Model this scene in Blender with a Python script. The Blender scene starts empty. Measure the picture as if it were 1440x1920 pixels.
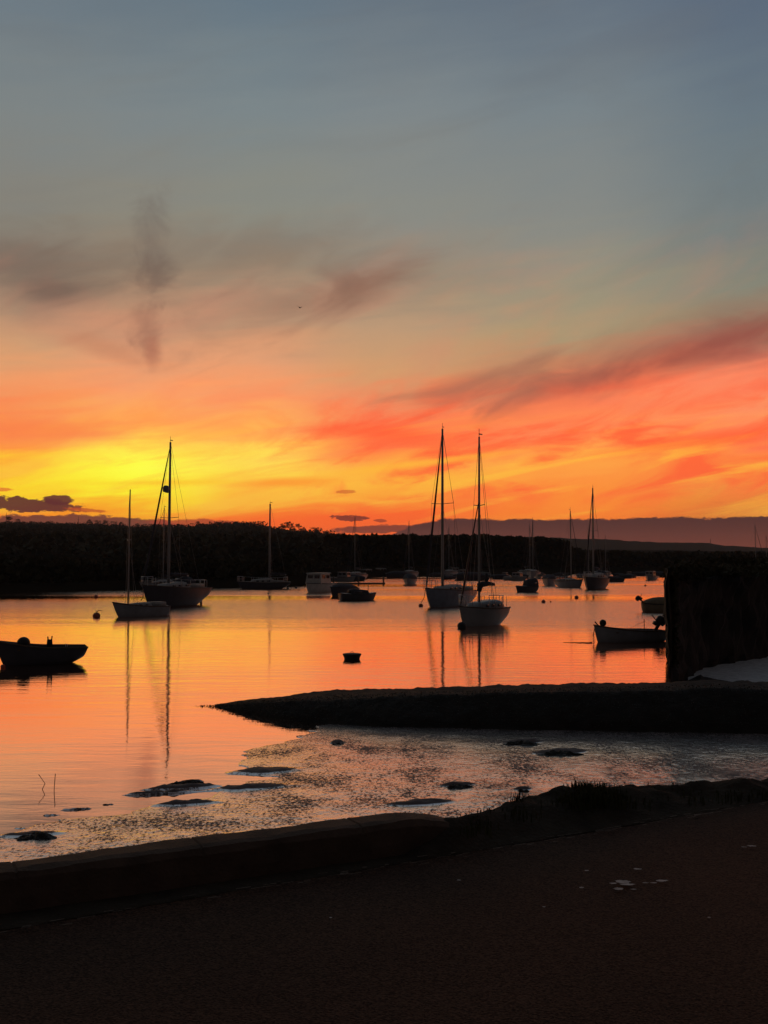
import bpy, math, random
import numpy as np
from mathutils import Vector
random.seed(7); rng = np.random.default_rng(7)
SC = bpy.context.scene; COL = SC.collection
PI = math.pi; R = math.radians

# ------------------------------------------------------------------ camera
F = 1900.0; H = 2.8                       # focal length in photo pixels, eye height over the water
PITCH = math.atan(90 / F)
cam = bpy.data.objects.new('camera', bpy.data.cameras.new('camera')); COL.objects.link(cam)
cam.location = (0, 0, H); cam.rotation_euler = (PI / 2 + PITCH, 0, 0)
cam.data.sensor_fit = 'VERTICAL'; cam.data.sensor_height = 24; cam.data.lens = F / 1920 * 24
cam.data.clip_start = .1; cam.data.clip_end = 8000
SC.camera = cam
SC.view_settings.view_transform = 'Standard'; SC.view_settings.look = 'None'
SC.view_settings.exposure = 0; SC.view_settings.gamma = 1
SC.cycles.max_bounces = 6; SC.cycles.volume_bounces = 0
SC.cycles.sample_clamp_indirect = 3

def ray(px, py):
    x = (px - 720) / F; y = (960 - py) / F
    c, s = math.cos(PITCH), math.sin(PITCH)
    return Vector((x, c - s * y, s + c * y))
def at(px, py, z=0.0):                    # point of the level z seen at a photo pixel
    d = ray(px, py); k = (z - H) / d.z
    return Vector((d.x * k, d.y * k, z))
def deep(px, py, Y):                      # point at distance Y seen at a photo pixel
    d = ray(px, py); k = Y / d.y
    return Vector((d.x * k, Y, H + d.z * k))
def lin(c):
    return tuple(((v / 255) / 12.92 if v / 255 <= .04045 else ((v / 255 + .055) / 1.055) ** 2.4) for v in c[:3]) + (1,)

# ------------------------------------------------------------------ world: dusk sky by direction
W = bpy.data.worlds.new('World'); SC.world = W; W.use_nodes = True
NT = W.node_tree; NT.nodes.clear()
def M(op, a, b=0.0, c=0.0, clamp=False):
    n = NT.nodes.new('ShaderNodeMath'); n.operation = op; n.use_clamp = clamp
    for i, v in enumerate((a, b, c)):
        if isinstance(v, (int, float)): n.inputs[i].default_value = v
        else: NT.links.new(v, n.inputs[i])
    return n.outputs[0]
def smooth(v, lo, hi):
    n = NT.nodes.new('ShaderNodeMapRange'); n.interpolation_type = 'SMOOTHSTEP'; n.clamp = True
    NT.links.new(v, n.inputs['Value']); n.inputs['From Min'].default_value = lo; n.inputs['From Max'].default_value = hi
    return n.outputs[0]
def mix(f, a, b):
    n = NT.nodes.new('ShaderNodeMix'); n.data_type = 'RGBA'
    ins = [n.inputs[0], n.inputs[6], n.inputs[7]]
    for s, v in zip(ins, (f, a, b)):
        if isinstance(v, (int, float)): s.default_value = v
        elif isinstance(v, tuple): s.default_value = v
        else: NT.links.new(v, s)
    return n.outputs[2]
tc = NT.nodes.new('ShaderNodeTexCoord'); sx = NT.nodes.new('ShaderNodeSeparateXYZ')
nz_ = NT.nodes.new('ShaderNodeVectorMath'); nz_.operation = 'NORMALIZE'
NT.links.new(tc.outputs['Generated'], nz_.inputs[0]); NT.links.new(nz_.outputs[0], sx.inputs[0])
AZ = M('ARCTAN2', sx.outputs[0], sx.outputs[1]); EL = M('ARCSINE', sx.outputs[2])
def noise(sa, se, det=4, seed=0.0, rough=.5, tilt=0.0, dist=0.0):
    cb = NT.nodes.new('ShaderNodeCombineXYZ')
    NT.links.new(M('MULTIPLY', AZ, sa), cb.inputs[0])
    e = M('ADD', EL, M('MULTIPLY', AZ, -tilt)) if tilt else EL
    NT.links.new(M('MULTIPLY', e, se), cb.inputs[1]); cb.inputs[2].default_value = seed
    n = NT.nodes.new('ShaderNodeTexNoise'); n.inputs['Scale'].default_value = 1
    n.inputs['Detail'].default_value = det; n.inputs['Roughness'].default_value = rough
    n.inputs['Distortion'].default_value = dist
    NT.links.new(cb.outputs[0], n.inputs['Vector'])
    return M('SUBTRACT', n.outputs['Fac'], .5)
def azel(px, py):
    d = ray(px, py).normalized(); return math.atan2(d.x, d.y), math.asin(d.z)
n_big = noise(5, 14, 4, 1.3, tilt=.22); n_streak = noise(7, 60, 4, 4.1, .55, tilt=.10, dist=.5)
n_fine = noise(60, 150, 6, 9.7, .65); n_wisp = noise(10, 26, 4, 2.2, .52, tilt=.26, dist=.9)
ELw = M('ADD', EL, M('ADD', M('MULTIPLY', n_big, .055), M('MULTIPLY', n_streak, .040)))
COLS = {
 0:   [(0,(102,114,122)),(200,(116,122,122)),(400,(128,123,112)),(500,(130,114,100)),(580,(165,138,112)),(650,(203,155,114)),(720,(238,158,104)),(790,(248,142,84)),(830,(255,150,66)),(868,(255,200,50)),(900,(255,215,45)),(935,(255,205,38)),(965,(255,140,34)),(1000,(245,85,32))],
 260: [(0,(98,111,120)),(200,(115,123,125)),(400,(131,127,115)),(500,(142,124,105)),(600,(182,142,112)),(680,(222,156,116)),(740,(248,158,104)),(790,(255,170,86)),(830,(255,208,80)),(870,(255,255,76)),(900,(255,252,64)),(930,(255,238,50)),(960,(255,165,40)),(1000,(255,90,34))],
 480: [(0,(95,110,121)),(200,(114,124,127)),(400,(130,130,120)),(500,(148,130,110)),(600,(188,146,115)),(680,(226,157,114)),(740,(250,155,100)),(800,(255,178,88)),(845,(255,220,84)),(880,(255,215,74)),(915,(255,190,64)),(950,(255,162,54)),(985,(255,105,42))],
 720: [(0,(96,108,118)),(200,(116,124,127)),(400,(130,131,124)),(520,(148,131,111)),(600,(184,149,117)),(700,(210,155,108)),(760,(246,138,92)),(820,(255,118,68)),(860,(255,162,68)),(900,(255,182,62)),(940,(255,158,56)),(985,(255,105,46))],
 1080:[(0,(93,105,117)),(200,(111,121,126)),(400,(128,130,125)),(550,(148,141,120)),(630,(168,148,114)),(690,(200,132,94)),(740,(252,125,84)),(800,(255,136,80)),(860,(255,168,70)),(900,(255,150,64)),(960,(255,138,50)),(1000,(250,105,44))],
 1440:[(0,(84,97,113)),(200,(97,110,119)),(400,(110,120,121)),(520,(130,129,114)),(600,(148,128,104)),(660,(198,110,88)),(720,(250,135,96)),(780,(255,146,92)),(820,(255,120,76)),(860,(255,138,66)),(920,(242,145,64)),(965,(230,138,58)),(1000,(200,105,50))],
}
ELMAX = .60
col = None; prev = None
for px, stops in COLS.items():
    rp = NT.nodes.new('ShaderNodeValToRGB'); cr = rp.color_ramp; cr.interpolation = 'LINEAR'
    ss = sorted([(azel(px, y)[1] / ELMAX, c) for y, c in stops])
    while len(cr.elements) < len(ss): cr.elements.new(.5)
    for e, (p, c) in zip(cr.elements, ss): c = tuple(v * (1 + .06 * min(1, max(0, (p - .35) / .3))) for v in c); e.position = max(0, min(1, p)); e.color = lin(c)
    NT.links.new(M('DIVIDE', ELw, ELMAX), rp.inputs[0])
    a = azel(px, 900)[0]
    col = rp.outputs[0] if col is None else mix(smooth(AZ, prev, a), col, rp.outputs[0])
    prev = a
def cloud(px, py, rx, ry, rgb, alpha, tilt=0.0, nz=None, amp=1.0, soft=(.0, .8)):
    """a patch of cloud: an ellipse in azimuth / elevation with a torn edge"""
    global col
    a, e = azel(px, py)
    da = M('SUBTRACT', AZ, a); de = M('SUBTRACT', M('SUBTRACT', EL, e), M('MULTIPLY', da, tilt))
    q = M('ADD', M('POWER', M('ABSOLUTE', M('DIVIDE', da, rx / F)), 2.0), M('POWER', M('ABSOLUTE', M('DIVIDE', de, ry / F)), 2.0))
    v = M('ADD', M('SUBTRACT', 1.0, M('SQRT', q)), M('MULTIPLY', nz if nz is not None else n_wisp, amp))
    col = mix(M('MULTIPLY', smooth(v, *soft), alpha), col, lin(rgb))
# mottled glow: patches of coral and pink, then thin bright streaks running up to the right
m1 = noise(8, 30, 5, 21.0, .6, tilt=.22, dist=.9); m2 = noise(6, 55, 5, 33.0, .55, tilt=.16, dist=.7); m3 = noise(5, 12, 4, 47.0, .6, tilt=.3, dist=.8)
lowb = M('MULTIPLY', smooth(EL, .035, .075), M('SUBTRACT', 1.0, smooth(EL, .13, .20)))
midaz = smooth(AZ, -.18, .05)
col = mix(M('MULTIPLY', M('MULTIPLY', smooth(m1, -.08, .16), lowb), M('MULTIPLY_ADD', midaz, .60, .22)), col, lin((255, 92, 54)))
col = mix(M('MULTIPLY', M('MULTIPLY', smooth(m2, .0, .20), M('MULTIPLY', smooth(EL, .030, .05), M('SUBTRACT', 1.0, smooth(EL, .10, .15)))), .55), col, lin((255, 196, 66)))
col = mix(M('MULTIPLY', M('MULTIPLY', smooth(m3, -.05, .25), M('MULTIPLY', smooth(EL, .12, .18), M('SUBTRACT', 1.0, smooth(EL, .24, .34)))), .28), col, lin((214, 132, 104)))
col = mix(M('MULTIPLY', M('MULTIPLY', smooth(noise(4, 14, 6, 61.0, .6, tilt=.2, dist=1.0), -.05, .25), smooth(EL, .2, .3)), .14), col, lin((104, 100, 96)))
# high smoky wisps
cloud(60, 510, 260, 80, (114, 96, 84), .50, .0, n_wisp, 2.2, (-.2, 1.1))
cloud(100, 545, 60, 30, (100, 84, 76), .5, .0, n_wisp, 2.0, (-.1, 1.0))
n_sm = noise(26, 26, 5, 77.0, .6, dist=.6)
cloud(288, 455, 40, 95, (104, 92, 86), .42, .0, n_sm, 2.8, (-.1, 1.0))
cloud(278, 530, 48, 55, (108, 86, 76), .46, .0, n_sm, 2.8, (-.1, 1.0))
cloud(275, 610, 38, 60, (136, 92, 78), .50, .0, n_sm, 2.8, (-.1, 1.0))
cloud(286, 665, 20, 42, (170, 104, 82), .60, .0, n_sm, 1.6, (-.1, 1.0))
cloud(200, 655, 110, 26, (190, 120, 88), .4, -.25, n_wisp, 2.0, (-.1, 1.0))
cloud(600, 560, 330, 70, (140, 100, 84), .50, .34, n_wisp, 2.4, (-.2, 1.2))
cloud(700, 535, 170, 44, (130, 94, 78), .60, .42, n_wisp, 1.4, (-.2, 1.1))
cloud(470, 470, 380, 70, (118, 100, 88), .35, .10, n_wisp, 2.2, (-.2, 1.2))
cloud(1230, 652, 420, 60, (140, 98, 84), .5, .22, n_wisp, 1.6, (-.2, 1.1))
cloud(1290, 662, 400, 44, (140, 70, 62), .72, .24, n_wisp, 1.3, (-.2, 1.1))
cloud(920, 728, 210, 44, (158, 104, 82), .55, .18, n_wisp, 2.0, (-.2, 1.1))
cloud(720, 812, 190, 26, (255, 92, 52), .70, -.05, n_streak, 1.6, (-.1, .9))
cloud(1300, 830, 300, 20, (255, 92, 50), .65, .10, n_streak, 1.6, (-.1, .9))
cloud(80, 805, 200, 24, (250, 120, 70), .55, .05, n_streak, 1.4, (-.1, .9))
cloud(530, 905, 120, 13, (255, 150, 50), .80, .05, n_streak, 1.4, (-.1, .8))
cloud(300, 905, 170, 8, (255, 195, 45), .70, .03, n_streak, 1.2, (-.1, .8))
cloud(800, 868, 260, 10, (255, 182, 60), .70, .12, n_streak, 1.2, (-.1, .8))
# low clouds over the hills
cloud(45, 946, 105, 13, (96, 44, 44), .96, -.03, n_fine, 2.4, (.0, .22))
cloud(110, 938, 32, 9, (98, 45, 44), .96, 0, n_fine, 1.4, (.0, .22))
cloud(160, 956, 40, 4, (190, 80, 40), .8, -.06, n_fine, 1.4, (.0, .4))
cloud(160, 981, 190, 15, (112, 58, 50), .95, -.02, n_fine, 1.4, (.0, .22))
cloud(360, 980, 100, 8, (165, 66, 45), .85, 0, n_fine, 1.5, (.0, .4))
cloud(650, 973, 40, 6, (128, 54, 42), .95, -.03, n_fine, 4, (.0, .3))
cloud(712, 976, 16, 4, (150, 60, 42), .8, -.03, n_fine, 1.6, (.0, .3))
cloud(715, 992, 95, 9, (118, 58, 48), .9, .03, n_fine, 1.4, (.0, .3))
cloud(650, 922, 26, 3, (205, 95, 45), .7, 0, n_fine, 4, (.0, .4))
cloud(5, 918, 22, 4, (225, 110, 45), .8, 0, n_fine, 1.6, (.0, .4))
aR = azel(700, 980)[0]; e970 = azel(1100, 972)[1]
top = M('SUBTRACT', e970, M('MULTIPLY', smooth(AZ, aR, azel(900, 980)[0]), 0.0))
rise = M('MULTIPLY', M('SUBTRACT', 1.0, smooth(AZ, aR, azel(830, 980)[0])), .017)
edge = M('ADD', M('SUBTRACT', M('SUBTRACT', top, rise), EL), M('MULTIPLY', n_fine, .009))
bank = smooth(edge, -.0006, .0012)
col = mix(bank, col, mix(smooth(EL, .005, .040), lin((120, 62, 50)), lin((86, 50, 46))))
# the sky overhead and behind the viewer is far darker than the afterglow
zen = smooth(EL, .52, 1.35)
col = mix(zen, col, (.085, .10, .125, 1))
absaz = M('ABSOLUTE', M('SUBTRACT', AZ, -.05))
col = mix(smooth(absaz, .55, 1.9), col, mix(smooth(EL, .0, .5), (.052, .038, .036, 1), (.044, .042, .046, 1)))
bg = NT.nodes.new('ShaderNodeBackground'); NT.links.new(col, bg.inputs[0]); bg.inputs[1].default_value = 1.06
wo = NT.nodes.new('ShaderNodeOutputWorld'); NT.links.new(bg.outputs[0], wo.inputs[0])
W.cycles.sampling_method = 'MANUAL'; W.cycles.sample_map_resolution = 2048

# ------------------------------------------------------------------ materials
def mat(name, rgb, rough=.6, spec=.5, var=.25, scale=6.0, bump=0.0, bscale=20.0, metal=0.0, rgb2=None, det=5, ior=None):
    m = bpy.data.materials.new(name); m.use_nodes = True; t = m.node_tree; b = t.nodes['Principled BSDF']
    b.inputs['Roughness'].default_value = rough; b.inputs['Metallic'].default_value = metal
    b.inputs['Specular IOR Level'].default_value = spec
    if ior: b.inputs['IOR'].default_value = ior
    g = t.nodes.new('ShaderNodeTexCoord'); n = t.nodes.new('ShaderNodeTexNoise')
    t.links.new(g.outputs['Object'], n.inputs['Vector']); n.inputs['Scale'].default_value = scale; n.inputs['Detail'].default_value = det
    r = t.nodes.new('ShaderNodeValToRGB'); r.color_ramp.elements[0].position = .3; r.color_ramp.elements[1].position = .7
    c2 = rgb2 or tuple(v * (1 - var) for v in rgb)
    r.color_ramp.elements[0].color = (*c2, 1); r.color_ramp.elements[1].color = (*rgb, 1)
    t.links.new(n.outputs['Fac'], r.inputs[0]); t.links.new(r.outputs[0], b.inputs['Base Color'])
    if bump:
        n2 = t.nodes.new('ShaderNodeTexNoise'); n2.inputs['Scale'].default_value = bscale; n2.inputs['Detail'].default_value = 6
        t.links.new(g.outputs['Object'], n2.inputs['Vector'])
        bp = t.nodes.new('ShaderNodeBump'); bp.inputs['Distance'].default_value = bump
        t.links.new(n2.outputs['Fac'], bp.inputs['Height']); t.links.new(bp.outputs[0], b.inputs['Normal'])
    return m
MT = {}
MT['white'] = mat('white_gelcoat', (.19, .19, .187), .35, .4, .25, 3)
MT['pale_paint'] = mat('pale_cream_paint', (.42, .40, .36), .5, .3, .25, 3)
MT['grey'] = mat('grey_hull_paint', (.17, .18, .19), .4, .4, .3, 3)
MT['blue'] = mat('blue_grey_hull_paint', (.12, .15, .19), .4, .4, .3, 3)
MT['navy'] = mat('dark_hull_paint', (.03, .03, .04), .45, .35, .3, 3)
MT['black'] = mat('black_rubber', (.018, .018, .018), .6, .3, .3, 8)
MT['anti'] = mat('antifouling', (.035, .014, .012), .7, .3, .3, 6)
MT['deck'] = mat('deck_paint', (.30, .29, .27), .6, .3, .3, 9)
MT['wood'] = mat('weathered_wood', (.10, .065, .04), .6, .3, .4, 14, .004, 30)
MT['alu'] = mat('mast_alloy', (.22, .21, .20), .35, .5, .15, 5)
MT['steel'] = mat('stainless_rail', (.45, .45, .45), .3, .5, .1, 5, metal=.8)
MT['rope'] = mat('rope_fibre', (.16, .13, .10), .9, .2, .4, 40)
MT['cover'] = mat('canvas_cover', (.05, .05, .06), .85, .2, .35, 6, .01, 12)
MT['tan'] = mat('tan_canvas', (.17, .14, .09), .85, .2, .35, 6, .01, 12)
MT['orange'] = mat('orange_buoy_plastic', (.35, .07, .03), .5, .4, .3, 9)
MT['glass'] = mat('cabin_glass', (.02, .02, .025), .05, .8, .1, 3)
MT['leaf'] = mat('foliage', (.060, .052, .028), .9, .1, .5, .5)
MT['bark'] = mat('bark', (.07, .05, .035), .9, .1, .4, 4)
MT['hill'] = mat('hill_pasture', (.022, .016, .010), .95, .0, .5, .03, rgb2=(.015, .012, .008))
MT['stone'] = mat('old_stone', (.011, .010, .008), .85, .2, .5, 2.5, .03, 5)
MT['weed'] = mat('seaweed_covered_concrete', (.020, .015, .010), .8, .15, .5, 4, .02, 14)
MT['pale'] = mat('pale_worn_patch', (.55, .48, .44), .7, .2, .5, 20)
MT['grass'] = mat('grass_blade', (.06, .06, .025), .85, .1, .5, 3)
MT['feather'] = mat('gull_feathers', (.25, .25, .25), .8, .1, .3, 10)
MT['clump'] = mat('wet_seaweed', (.02, .016, .01), .55, .3, .5, 20, .02, 30)

def water_mat():
    m = bpy.data.materials.new('estuary_water'); m.use_nodes = True; t = m.node_tree; L = t.links.new
    b = t.nodes['Principled BSDF']; b.inputs['Base Color'].default_value = (.012, .010, .008, 1)
    b.inputs['Roughness'].default_value = .03; b.inputs['IOR'].default_value = 2.7
    g = t.nodes.new('ShaderNodeNewGeometry')
    def mapn(sc, scale, det, rough=.55):
        mp = t.nodes.new('ShaderNodeMapping'); mp.inputs['Scale'].default_value = sc; L(g.outputs['Position'], mp.inputs[0])
        n = t.nodes.new('ShaderNodeTexNoise'); n.inputs['Scale'].default_value = scale; n.inputs['Detail'].default_value = det
        n.inputs['Roughness'].default_value = rough; L(mp.outputs[0], n.inputs['Vector']); return n.outputs['Fac']
    def ma(op, a, b_, c=0.0):
        n = t.nodes.new('ShaderNodeMath'); n.operation = op
        for i, v in enumerate((a, b_, c)):
            if isinstance(v, (int, float)): n.inputs[i].default_value = v
            else: L(v, n.inputs[i])
        return n.outputs[0]
    def sm(v, lo, hi):
        n = t.nodes.new('ShaderNodeMapRange'); n.interpolation_type = 'SMOOTHSTEP'
        L(v, n.inputs[0]); n.inputs[1].default_value = lo; n.inputs[2].default_value = hi; return n.outputs[0]
    s = t.nodes.new('ShaderNodeSeparateXYZ'); L(g.outputs['Position'], s.inputs[0])
    # wind-ruffled reach out in the channel, glassy water near the shore and in lanes between
    lanes = mapn((.012, .075, 1), 1.0, 3, .6)
    yy = ma('ADD', s.outputs[1], ma('ADD', ma('MULTIPLY', s.outputs[0], .34), ma('ADD', ma('MULTIPLY', ma('SUBTRACT', lanes, .5), 26), ma('MULTIPLY', ma('SUBTRACT', mapn((.05, .5, 1), 1.0, 4, .65), .5), 16))))
    z1 = sm(yy, 34, 56)
    z2 = sm(lanes, .40, .56)
    far = sm(s.outputs[1], 62, 78)
    ruff = ma('MULTIPLY', z1, ma('SUBTRACT', 1.0, ma('MULTIPLY', far, ma('SUBTRACT', 1.0, z2))))
    rip = mapn((1.0, 1.7, 1), 2.6, 4, .6); rip2 = mapn((.5, 2.0, 1), .9, 3)
    slow = mapn((.30, 1.0, 1), 2.2, 5, .6)
    hgt = ma('ADD', ma('MULTIPLY', ma('MULTIPLY', rip, ruff), .036), ma('ADD', ma('MULTIPLY', ma('MULTIPLY', rip2, ruff), .042), ma('MULTIPLY', ma('MULTIPLY', slow, ma('ADD', .4, ma('MULTIPLY', sm(yy, 13, 30), .6))), .012)))
    bp = t.nodes.new('ShaderNodeBump'); bp.inputs['Strength'].default_value = 1; bp.inputs['Distance'].default_value = 1.0
    L(hgt, bp.inputs['Height']); L(bp.outputs[0], b.inputs['Normal'])
    L(ma('ADD', .04, ma('MULTIPLY', ruff, .10)), b.inputs['Roughness'])
    gl = t.nodes.new('ShaderNodeBsdfGlossy'); gl.inputs['Color'].default_value = (1.0, .81, .72, 1)
    # wave faces turned to the shore catch the light first, so the mean facet leans a little shoreward
    vm = t.nodes.new('ShaderNodeVectorMath'); vm.operation = 'ADD'; cb = t.nodes.new('ShaderNodeCombineXYZ')
    L(ma('MULTIPLY', ma('ADD', ma('ADD', .004, ma('MULTIPLY', sm(yy, 13, 30), .018)), ma('MULTIPLY', ruff, .014)), -1.0), cb.inputs[1]); L(bp.outputs[0], vm.inputs[0]); L(cb.outputs[0], vm.inputs[1])
    vn = t.nodes.new('ShaderNodeVectorMath'); vn.operation = 'NORMALIZE'; L(vm.outputs[0], vn.inputs[0])
    L(vn.outputs[0], b.inputs['Normal']); L(vn.outputs[0], gl.inputs['Normal'])
    L(ma('ADD', .02, ma('MULTIPLY', ruff, .08)), gl.inputs['Roughness'])
    mx = t.nodes.new('ShaderNodeMixShader'); mx.inputs[0].default_value = .95
    L(b.outputs[0], mx.inputs[1]); L(gl.outputs[0], mx.inputs[2]); L(mx.outputs[0], t.nodes['Material Output'].inputs['Surface'])
    return m
MT['water'] = water_mat()
def mud_mat():
    m = mat('wet_mud', (.045, .032, .025), .1, .6, .5, 3, ior=2.6)
    t = m.node_tree; b = t.nodes['Principled BSDF']; g = t.nodes.new('ShaderNodeNewGeometry'); L = t.links.new
    def nz(sc, scale, det, ro=.6):
        mp = t.nodes.new('ShaderNodeMapping'); mp.inputs['Scale'].default_value = sc; L(g.outputs['Position'], mp.inputs[0])
        n = t.nodes.new('ShaderNodeTexNoise'); n.inputs['Scale'].default_value = scale; n.inputs['Detail'].default_value = det; n.inputs['Roughness'].default_value = ro
        L(mp.outputs[0], n.inputs['Vector']); return n.outputs['Fac']
    bp = t.nodes.new('ShaderNodeBump'); bp.inputs['Distance'].default_value = .0032
    L(nz((1, 1, 1), 26, 4), bp.inputs['Height']); L(bp.outputs[0], b.inputs['Normal'])
    # a film of water everywhere except on the worm casts and crumbs that stand out of it
    a = t.nodes.new('ShaderNodeMath'); a.operation = 'MULTIPLY_ADD'; L(nz((1, .8, 1), 1.3, 4), a.inputs[0]); a.inputs[1].default_value = .6; L(nz((1, .6, 1), 30, 5, .75), a.inputs[2])
    r = t.nodes.new('ShaderNodeMapRange'); r.inputs[1].default_value = .765; r.inputs[2].default_value = .90; L(a.outputs[0], r.inputs[0])
    gl = t.nodes.new('ShaderNodeBsdfGlossy'); gl.inputs['Color'].default_value = (.95, .86, .84, 1); gl.inputs['Roughness'].default_value = .17; L(bp.outputs[0], gl.inputs['Normal'])
    wet = t.nodes.new('ShaderNodeMixShader'); wet.inputs[0].default_value = .85; L(b.outputs[0], wet.inputs[1]); L(gl.outputs[0], wet.inputs[2])
    df = t.nodes.new('ShaderNodeBsdfPrincipled'); df.inputs["Base Color"].default_value = (.09, .058, .05, 1); df.inputs['Roughness'].default_value = .7; L(bp.outputs[0], df.inputs['Normal'])
    sz = t.nodes.new('ShaderNodeSeparateXYZ'); L(g.outputs['Position'], sz.inputs[0])
    dz = t.nodes.new('ShaderNodeMapRange'); dz.inputs[1].default_value = .017; dz.inputs[2].default_value = .024; L(sz.outputs[2], dz.inputs[0])
    mxm = t.nodes.new('ShaderNodeMath'); mxm.operation = 'MAXIMUM'; L(r.outputs[0], mxm.inputs[0]); L(dz.outputs[0], mxm.inputs[1])
    mx = t.nodes.new('ShaderNodeMixShader'); L(mxm.outputs[0], mx.inputs[0]); L(wet.outputs[0], mx.inputs[1]); L(df.outputs[0], mx.inputs[2])
    L(mx.outputs[0], t.nodes['Material Output'].inputs['Surface'])
    return m
MT['mud'] = mud_mat()
def road_mat():
    m = mat('old_asphalt', (.062, .032, .020), .85, .1, .4, .8, rgb2=(.042, .023, .015)); t = m.node_tree; b = t.nodes['Principled BSDF']
    g = t.nodes.new('ShaderNodeNewGeometry'); L = t.links.new
    v = t.nodes.new('ShaderNodeTexVoronoi'); v.inputs['Scale'].default_value = 85; L(g.outputs['Position'], v.inputs['Vector'])
    n = t.nodes.new('ShaderNodeTexNoise'); n.inputs['Scale'].default_value = 5; n.inputs['Detail'].default_value = 9; n.inputs['Roughness'].default_value = .65; L(g.outputs['Position'], n.inputs['Vector'])
    a = t.nodes.new('ShaderNodeMath'); a.operation = 'MULTIPLY_ADD'; L(v.outputs['Distance'], a.inputs[0]); a.inputs[1].default_value = .35; L(n.outputs['Fac'], a.inputs[2])
    bp = t.nodes.new('ShaderNodeBump'); bp.inputs['Distance'].default_value = .014; L(a.outputs[0], bp.inputs['Height']); L(bp.outputs[0], b.inputs['Normal'])
    # stone chippings of different tone in the binder
    v2 = t.nodes.new('ShaderNodeTexVoronoi'); v2.inputs['Scale'].default_value = 120; L(g.outputs['Position'], v2.inputs['Vector'])
    bw = t.nodes.new('ShaderNodeSeparateColor'); L(v2.outputs['Color'], bw.inputs[0])
    mr = t.nodes.new('ShaderNodeMapRange'); mr.inputs[3].default_value = .45; mr.inputs[4].default_value = 1.7; L(bw.outputs[0], mr.inputs[0])
    mm = t.nodes.new('ShaderNodeVectorMath'); mm.operation = 'SCALE'; src = b.inputs['Base Color'].links[0].from_socket
    L(src, mm.inputs[0]); L(mr.outputs[0], mm.inputs['Scale']); L(mm.outputs[0], b.inputs['Base Color'])
    return m
MT['road'] = road_mat()
def emis(name, rgb, s):
    m = bpy.data.materials.new(name); m.use_nodes = True; b = m.node_tree.nodes['Principled BSDF']
    b.inputs['Emission Color'].default_value = (*rgb, 1); b.inputs['Emission Strength'].default_value = s; return m
MT['lamp'] = emis('lit_lamp_glass', (1, .8, .6), 1.6)

# ------------------------------------------------------------------ mesh helpers
class MB:
    def __init__(s): s.v = []; s.f = []
    def add(s, vs, fs):
        o = len(s.v); s.v += [tuple(p) for p in vs]; s.f += [tuple(i + o for i in f) for f in fs]; return s
    def box(s, c, d, rz=0, taper=1.0):
        x, y, z = c; a, b, h = d[0] / 2, d[1] / 2, d[2] / 2; vs = []
        for k, q in ((-h, 1), (h, taper)):
            for i, j in ((-a, -b), (a, -b), (a, b), (-a, b)):
                X, Y = i * q, j * q
                vs.append((x + X * math.cos(rz) - Y * math.sin(rz), y + X * math.sin(rz) + Y * math.cos(rz), z + k))
        return s.add(vs, [(3, 2, 1, 0), (4, 5, 6, 7), (0, 1, 5, 4), (1, 2, 6, 5), (2, 3, 7, 6), (3, 0, 4, 7)])
    def tube(s, pts, r, n=8):
        P = [Vector(p) for p in pts]; rs = r if isinstance(r, (list, tuple)) else [r] * len(P); vs = []
        for i, p in enumerate(P):
            d = (P[min(i + 1, len(P) - 1)] - P[max(i - 1, 0)]).normalized()
            u = d.cross(Vector((0, 0, 1))); u = d.cross(Vector((0, 1, 0))) if u.length < .05 else u
            u.normalize(); w = d.cross(u)
            for k in range(n):
                a = 2 * PI * k / n; vs.append(p + (u * math.cos(a) + w * math.sin(a)) * rs[i])
        fs = [(i * n + k, i * n + (k + 1) % n, (i + 1) * n + (k + 1) % n, (i + 1) * n + k) for i in range(len(P) - 1) for k in range(n)]
        fs += [tuple(range(n - 1, -1, -1)), tuple((len(P) - 1) * n + k for k in range(n))]
        return s.add(vs, fs)
    def lathe(s, prof, c=(0, 0, 0), n=20, sq=(1, 1)):
        vs = [(c[0] + r * math.cos(2 * PI * k / n) * sq[0], c[1] + r * math.sin(2 * PI * k / n) * sq[1], c[2] + z) for r, z in prof for k in range(n)]
        fs = [(i * n + k, i * n + (k + 1) % n, (i + 1) * n + (k + 1) % n, (i + 1) * n + k) for i in range(len(prof) - 1) for k in range(n)]
        fs += [tuple(range(n - 1, -1, -1)), tuple((len(prof) - 1) * n + k for k in range(n))]
        return s.add(vs, fs)
    def ball(s, c, r, n=14, sz=1.0, sxy=(1, 1), jit=0):
        prof = [(max(.001, r * math.sin(PI * i / n)), -r * sz * math.cos(PI * i / n)) for i in range(n + 1)]
        o = len(s.v); s.lathe(prof, c, n + 2, sxy)
        if jit:
            for i in range(o, len(s.v)):
                x, y, z = s.v[i]; s.v[i] = (x + random.uniform(-jit, jit), y + random.uniform(-jit, jit), z + random.uniform(-jit, jit))
        return s
    def build(s, name, m, parent=None, smooth=True, loc=None, rz=0):
        me = bpy.data.meshes.new(name); me.from_pydata(s.v, [], s.f); me.materials.append(MT[m] if isinstance(m, str) else m)
        if smooth: me.shade_smooth()
        me.update(); o = bpy.data.objects.new(name, me); COL.objects.link(o)
        if parent: o.parent = parent
        if loc is not None: o.location = loc
        o.rotation_euler.z = rz
        return o
def tag(o, label, cat, group=None, kind=None):
    if label: o['label'] = label
    if cat: o['category'] = cat
    if group: o['group'] = group
    if kind: o['kind'] = kind
    return o
def thing(name, label, cat, loc, rz=0, group=None, scale=1.0):
    o = bpy.data.objects.new(name, None); COL.objects.link(o); o.location = loc; o.rotation_euler.z = rz
    o.scale = (scale,) * 3; o.empty_display_size = .2
    return tag(o, label, cat, group)
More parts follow.
